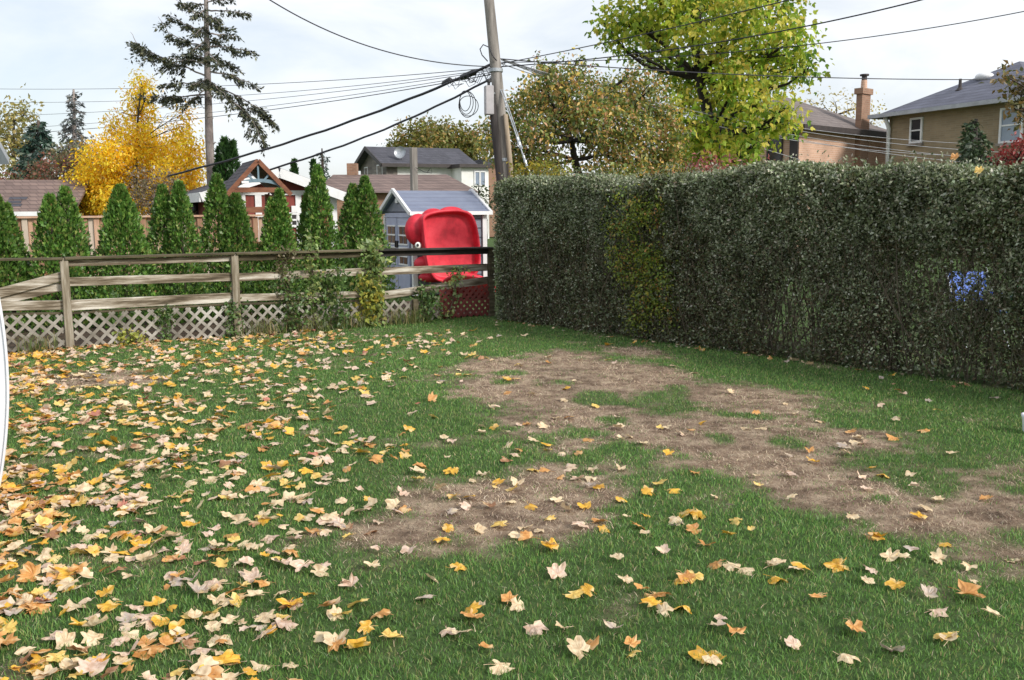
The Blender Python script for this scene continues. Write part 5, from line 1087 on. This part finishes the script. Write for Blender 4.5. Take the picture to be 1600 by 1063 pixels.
# ------------------------------------------------------------------ fallen leaves
OUT = [(-90, .14), (-62, .58), (-32, .78), (-12, .66), (8, .72), (28, .90), (43, 1.0), (55, .84), (66, .68), (77, .88), (90, 1.06), (103, .88), (114, .68), (125, .84), (137, 1.0), (152, .90), (172, .72), (192, .66), (212, .78), (242, .58)]
def leaf_template(sd):
    r_ = np.random.default_rng(sd); v = [(0, 0, 0)]; ring = []; outp = []
    a_, b_, c_ = r_.uniform(-.25, .45), r_.uniform(-.3, .4), r_.uniform(-.35, .35); fold = r_.choice([0, .18, .6], p=[.5, .35, .15]); oval = r_.random() < .16; wx = r_.uniform(.75, 1.05); sk = r_.uniform(-.12, .12); cr = .13
    def zf_(x, y): return a_ * x * x + b_ * y * y + c_ * x * y + fold * abs(x)
    for sc_, dst in ((.5, ring), (1.0, outp)):
        for an, ra in OUT:
            t = math.radians(an); ra = (.45 + .5 * ra if oval else ra * (1 if r_.random() > .12 else .8)); ra2 = ra * (sc_ if sc_ == 1 else .5 + .12 * (ra < .5)) * (1 + r_.uniform(-.08, .08)); x_, y_ = math.cos(t) * ra2 * wx + sk * math.sin(t) * ra2, math.sin(t) * ra2
            dst.append((x_, y_, zf_(x_, y_) + r_.uniform(-cr, cr) * (1 if sc_ == 1 else .4)))
    v += ring + outp; n = len(OUT); f = []
    for k in range(n):
        k2 = (k + 1) % n; f.append((0, 1 + k, 1 + k2)); f += [(1 + k, 1 + n + k, 1 + n + k2), (1 + k, 1 + n + k2, 1 + k2)]
    b = len(v); bx0, by0, bz0 = outp[0]; dx = r_.uniform(-.5, .5); ln = r_.uniform(.5, .95); w_ = .022
    st = [(0, -.05, .0), (dx * .4, -.1 - ln * .5, r_.uniform(0, .22)), (dx, -.1 - ln, r_.uniform(-.05, .15))]
    for (x_, y_, z_) in st: v += [(x_ - w_, y_, z_), (x_ + w_, y_, z_), (x_, y_, z_ + w_ * 1.6)]
    for i in range(2):
        for k in range(3):
            k2 = (k + 1) % 3; p = b + i * 3; f += [(p + k, p + k2, p + 3 + k2), (p + k, p + 3 + k2, p + 3 + k)]
    v = np.array(v) * (.7 if oval else 1.0); v[:, 2] *= .85; v[:, 2] -= np.percentile(v[:, 2], 12); return v, np.array(f)
TPL = [leaf_template(100 + i) for i in range(40)]
TPC = []
for v_, f_ in TPL:
    n_ = len(OUT); vv = np.concatenate([v_[:1], v_[1 + n_:1 + 2 * n_], v_[1 + 2 * n_:]]); fc = [(0, 1 + k, 1 + (k + 1) % n_) for k in range(n_)]; b_ = 1 + n_
    fc += [tuple(int(q) - n_ for q in t) for t in f_[3 * n_:]]; TPC.append((vv, np.array(fc)))
TME = []
for i, (v, f) in enumerate(TPL):
    me = bpy.data.meshes.new('maple_leaf'); me.from_pydata([tuple(p) for p in v], [], [tuple(int(q) for q in t) for t in f]); me.materials.append(MT['fallen']); me.update(); TME.append(me)
LC = {'c': ('cream', S(236, 218, 186)), 'w': ('pale pinkish', S(232, 208, 192)), 'y': ('golden yellow', S(236, 188, 66)), 'l': ('lemon yellow', S(242, 212, 120)), 'o': ('orange tan', S(222, 166, 98)), 'b': ('brown', S(176, 130, 96)), 'p': ('dusky red', S(192, 126, 108)), 'g': ('greyish', S(200, 188, 180))}
z6 = lambda L: [(680 + x / 3.077, 540 + y / 3.077, c) for x, y, c in L]; z7 = lambda L: [(1200 + x / 3.1275, 560 + y / 3.1275, c) for x, y, c in L]
EXPL = z6([(265, 85, 'c'), (350, 178, 'y'), (635, 215, 'y'), (670, 175, 'c'), (350, 240, 'o'), (625, 270, 'c'), (770, 295, 'l'), (270, 305, 'c'), (590, 355, 'c'), (640, 355, 'o'), (525, 395, 'c'), (445, 385, 'o'), (475, 475, 'c'), (540, 488, 'y'), (730, 462, 'o'), (885, 408, 'c'), (885, 467, 'c'), (1000, 490, 'c'), (1115, 408, 'c'), (1085, 403, 'l'), (1290, 383, 'y'), (1125, 535, 'y'), (350, 490, 'c'), (400, 520, 'o'), (350, 570, 'b'), (225, 395, 'c'), (280, 400, 'y'), (220, 427, 'c'), (1415, 228, 'c'), (1575, 410, 'c'), (1545, 645, 'c'), (1255, 630, 'o'), (890, 605, 'c'), (760, 610, 'c'), (750, 650, 'c'), (680, 650, 'w'), (1025, 725, 'y'), (1075, 678, 'l'), (1140, 712, 'y'), (895, 750, 'y'), (1345, 755, 'c'), (1420, 805, 'g'), (1160, 860, 'c'), (1150, 885, 'g'), (1200, 825, 'y'), (1000, 830, 'y'), (920, 850, 'c'), (970, 890, 'o'), (1010, 930, 'c'), (810, 895, 'y'), (720, 790, 'y'), (595, 755, 'c'), (630, 803, 'c'), (455, 790, 'y'), (360, 770, 'c'), (370, 705, 'l'), (300, 675, 'y'), (240, 635, 'c'), (180, 662, 'c'), (90, 740, 'y'), (95, 815, 'g'), (60, 895, 'y'), (195, 900, 'c'), (430, 885, 'c'), (500, 900, 'c'), (390, 925, 'c'), (450, 940, 'o'), (1450, 870, 'l'), (1415, 930, 'y'), (1520, 915, 'l'), (560, 970, 'c'),
           (540, 605, 'o'), (590, 640, 'o'), (470, 605, 'l'), (640, 600, 'w'), (780, 690, 'y'), (740, 690, 'g'), (1540, 335, 'o'), (600, 530, 'w'), (690, 540, 'o'), (60, 620, 'y'), (95, 625, 'y'), (30, 690, 'c'), (460, 245, 'c'), (150, 790, 'w')]) + \
       z7([(250, 313, 'c'), (410, 375, 'o'), (430, 405, 'c'), (475, 427, 'w'), (375, 450, 'g'), (385, 480, 'c'), (200, 465, 'o'), (765, 365, 'o'), (905, 477, 'c'), (505, 552, 'y'), (565, 583, 'y'), (450, 587, 'w'), (695, 590, 'c'), (485, 657, 'w'), (720, 643, 'w'), (820, 703, 'c'), (755, 748, 'c'), (735, 795, 'y'), (412, 800, 'c'), (105, 705, 'c'), (225, 518, 'y'), (105, 585, 'w'), (505, 890, 'o'), (550, 900, 'y'), (870, 915, 'y'), (705, 955, 'g'), (590, 990, 'c'), (640, 985, 'c'), (835, 1000, 'c'), (340, 1030, 'y'), (150, 1045, 'y'), (505, 1050, 'w'), (30, 1025, 'c'), (1195, 985, 'c'), (550, 233, 'w'), (630, 310, 'c'), (785, 210, 'g'), (1110, 205, 'g'), (985, 1040, 'c'), (205, 45, 'c'), (660, 183, 'w'), (420, 425, 'c')]) + \
       [(1140, 890, 'c'), (1205, 888, 'c'), (1245, 895, 'c'), (1310, 889, 'Y'), (1212, 912, 'y'), (1280, 942, 'o'), (1022, 935, 'O'), (1070, 955, 'y'), (1060, 912, 'y'), (1085, 910, 'l'), (975, 912, 'c'), (895, 932, 'l'), (920, 928, 'y'), (965, 880, 'c'), (860, 860, 'y'), (735, 960, 'y'), (740, 968, 'o'), (810, 945, 'c'), (795, 940, 'o'), (700, 990, 'w'), (715, 995, 'c'), (920, 1018, 'o'), (905, 1024, 'c'), (990, 1030, 'l'), (985, 1015, 'o'), (1108, 1035, 'Y'), (1240, 1017, 'w'), (1395, 1027, 'g'), (1482, 1012, 'c'), (1552, 972, 'c'), (1508, 938, 'O'), (1460, 963, 'w'), (1450, 938, 'g'), (1355, 915, 'c'), (1400, 923, 'y'), (1465, 880, 'c'), (1370, 850, 'y'), (1160, 895, 'c'), (1100, 858, 'o'), (1125, 975, 'w'), (1040, 965, 'c'), (960, 990, 'g'), (880, 990, 'c'), (1320, 1035, 'c'), (835, 985, 'w'),
        (780, 1050, 'c'), (760, 1020, 'o'), (1150, 1000, 'o'), (660, 940, 'g'), (715, 890, 'y'), (690, 850, 'y'), (705, 800, 'g'), (1265, 575, 'c'), (1215, 545, 'w'), (960, 545, 'w'), (1085, 585, 'c')]
items = []
for px, py, c in EXPL:
    q = G(px, py); s_ = rng.uniform(.042, .060)
    if c in 'YO': s_ = .078; c = c.lower()
    items.append((q[0], q[1], s_, c))
# dense carpet on the left and along the fence: pieces per square metre by place
def dens(px, py):
    edge = np.interp(py, [520, 560, 620, 700, 780, 830, 880, 960, 1063, 1200], [720, 690, 640, 620, 600, 640, 720, 700, 690, 690])
    soft = 1 / (1 + np.exp((px - edge + 60) / 75.0))
    base_ = np.interp(px, [-200, 0, 80, 160, 320, 480, 640, 900], [250, 240, 195, 150, 125, 100, 66, 15])
    far = np.interp(py, [515, 545, 590, 640, 720, 1063], [.4, .62, .50, .50, .85, .95])
    pile = np.where((px < 70) & (py > 600) & (py < 860), 2.1, 1.0)
    return base_ * far * soft * pile + 2.0
NC = 26000; d_ = rng.uniform(2.5 ** 2, 12.6 ** 2, NC) ** .5; x_ = rng.uniform(-1, 1, NC) * (d_ * .60 + .3); area = 0.60 * (12.6 ** 2 - 2.5 ** 2) + .6 * 10.1
px_, py_, _ = proj(np.stack([x_, d_, 0 * d_], 1)); pr_ = dens(px_, py_) * np.clip(-.55 + 3.1 * fbm(x_, d_, 1.7, 17), .12, 3) * area / NC
ok = (rng.random(NC) < pr_) & (yard_side(x_, d_) > .02)
for X, Y, pX in zip(x_[ok], d_[ok], px_[ok]):
    wts = [.34, .22, .15, .10, .11, .03, .01, .04] if pX > 110 else [.18, .14, .24, .10, .25, .06, .02, .01]
    items.append((X, Y, rng.uniform(.040, .068) * (1 if rng.random() > .15 else .65), rng.choice(list('cwylobpg'), p=wts)))
# drift of brown leaves along the lattice foot and under the hedge
for i in range(150):
    t = rng.uniform(-.35, 1); q = lerp(POSTS[1], POSTS[3], t * .75) - np.array([*FV, 0]) * abs(rng.normal()) * .22; items.append((q[0], q[1], rng.uniform(.035, .055), rng.choice(list('oobbycp'))))
for i in range(46):
    q = hp(rng.uniform(0, 7), abs(rng.normal()) * .16 + .02, 0); items.append((q[0], q[1], rng.uniform(.03, .045), rng.choice(list('cbbgwo'))))
it = np.array([(a, b, c) for a, b, c, _ in items]); codes = [i[3] for i in items]
ppx, ppy, pd = proj(np.stack([it[:, 0], it[:, 1], 0 * it[:, 0]], 1)); show = (it[:, 2] / pd) * ((ppx > 5) & (ppx < 1595) & (ppy < 1058)) 
order = np.argsort(-show); indiv = set(order[:300].tolist())
dv = deadness(it[:, 0], it[:, 1]); base_z = zlawn(it[:, 0], it[:, 1])
stV, stF, stC = [], [], []; nb_ = 0
def where_label(px, py, dead):
    """which part of the lawn, by things one can find"""
    if py < 560: return 'at the fence foot' if px < 760 else 'at the hedge foot'
    if dead > .5:
        if px < 960 and py > 700: return 'on the dead patch, small arm'
        return 'on the dead patch, ' + ('fence end' if px < 960 else 'middle' if px < 1230 else 'hedge end')
    if px < 90: return 'in drift by white panel'
    row = ('first grass strip' if py > 990 else 'second grass strip' if py > 920 else 'third grass strip' if py > 850 else 'fourth grass strip' if py > 780 else 'fifth grass strip' if py > 700 else 'far grass')
    side_ = ('leafiest side' if px < 200 else 'leafy side' if px < 400 else 'leafy middle' if px < 640 else 'mid lawn' if px < 900 else 'sparse middle' if px < 1200 else 'hedge side')
    return 'in ' + row + ', ' + side_
yaw = rng.uniform(0, 6.28, len(items)); tilt = rng.normal(size=(len(items), 2)) * .24; tid = rng.integers(0, len(TPL), len(items)); jit = rng.uniform(.82, 1.1, len(items)); flip = rng.random(len(items)) < .4
for i in range(len(items)):
    X, Y, s_ = it[i]; nm, rgb = LC[codes[i]]; c = tuple(min(.95, q * jit[i]) for q in rgb)
    z = base_z[i] + (.010 if dv[i] > .5 else .017) + rng.uniform(0, .010)
    Rm = Matrix.Rotation(yaw[i], 3, 'Z') @ Matrix.Rotation(tilt[i][0], 3, 'X') @ Matrix.Rotation(tilt[i][1] + (math.pi if flip[i] else 0), 3, 'Y')
    if i in indiv:
        o = bpy.data.objects.new('fallen_leaf', TME[tid[i]]); o.location = (float(X), float(Y), float(z)); o.rotation_euler = Rm.to_euler(); o.scale = (float(s_),) * 3; o.color = (*c, 1); col.objects.link(o)
        szw = 'big' if s_ > .06 else 'small' if s_ < .048 else 'middling'
        fw = ' with turned-up edges' if abs(TPL[tid[i]][0][:, 2]).max() > .62 else ''
        st_ = Rm @ Vector((0, -1, 0)); sd_ = ('fence' if st_.y > 0 else 'camera') if abs(st_.y) > abs(st_.x) else ('hedge' if st_.x > 0 else 'panel')
        tag(o, '%s %s leaf%s, stalk toward %s, %s' % (szw, nm, '', {'fence': 'fence', 'camera': 'viewer', 'hedge': 'hedge', 'panel': 'panel'}[sd_], where_label(ppx[i], ppy[i], dv[i])), 'leaf', 'fallen maple leaves on the lawn')
    else:
        v, f = TPL[tid[i]] if pd[i] < 5.5 else TPC[tid[i]]; Vn = v @ np.array(Rm).T * s_ + np.array([X, Y, z]); stV.append(Vn); stF.append(f + nb_); stC.append(np.repeat([c], len(v), 0)); nb_ += len(v)
bylab = {}
for o in [o for o in col.objects if o.name.startswith('fallen_leaf')]: bylab.setdefault(o['label'], []).append(o)
ORD = {2: ('nearer', 'farther'), 3: ('nearest', 'middle one', 'farthest'), 4: ('nearest', 'second nearest', 'second farthest', 'farthest')}
for lab, L in bylab.items():
    if len(L) > 1:
        L.sort(key=lambda o: o.location.y); wds = ORD.get(len(L)) or ['nearest'] + ['%s from nearest' % k for k in ('second', 'third', 'fourth', 'fifth', 'sixth', 'seventh', 'eighth', 'ninth')[:len(L) - 2]] + ['farthest']
        for o, w_ in zip(L, wds): o['label'] = lab + ', ' + w_
for (px, py, c, lab) in ((1495, 247, 'o', 'orange leaf caught on the hedge top under the small window'), (1534, 268, 'l', 'lemon yellow leaf stuck in the hedge face below the pine'), (990, 318, 'l', 'pale yellow leaf caught above the yellow-green shrub')):
    sA = along(HEDGE_A, hd, px, 1.9); q = hp(sA, .06, 0); o = bpy.data.objects.new('fallen_leaf', TME[3]); o.location = (float(q[0]), float(q[1]), zat(q[0], q[1], py)); o.rotation_euler = (1.0, .3, rng.uniform(0, 6)); o.scale = (.055,) * 3; o.color = (*LC[c][1], 1); col.objects.link(o); tag(o, lab, 'leaf', 'leaves caught in the hedge')
tag(np_mesh('leaf_litter', np.concatenate(stV), np.concatenate(stF), MT['fallen_attr'], None, np.concatenate(stC)), 'scattered cream, yellow and orange maple leaves covering the lawn farther off', 'leaf litter', kind='stuff')
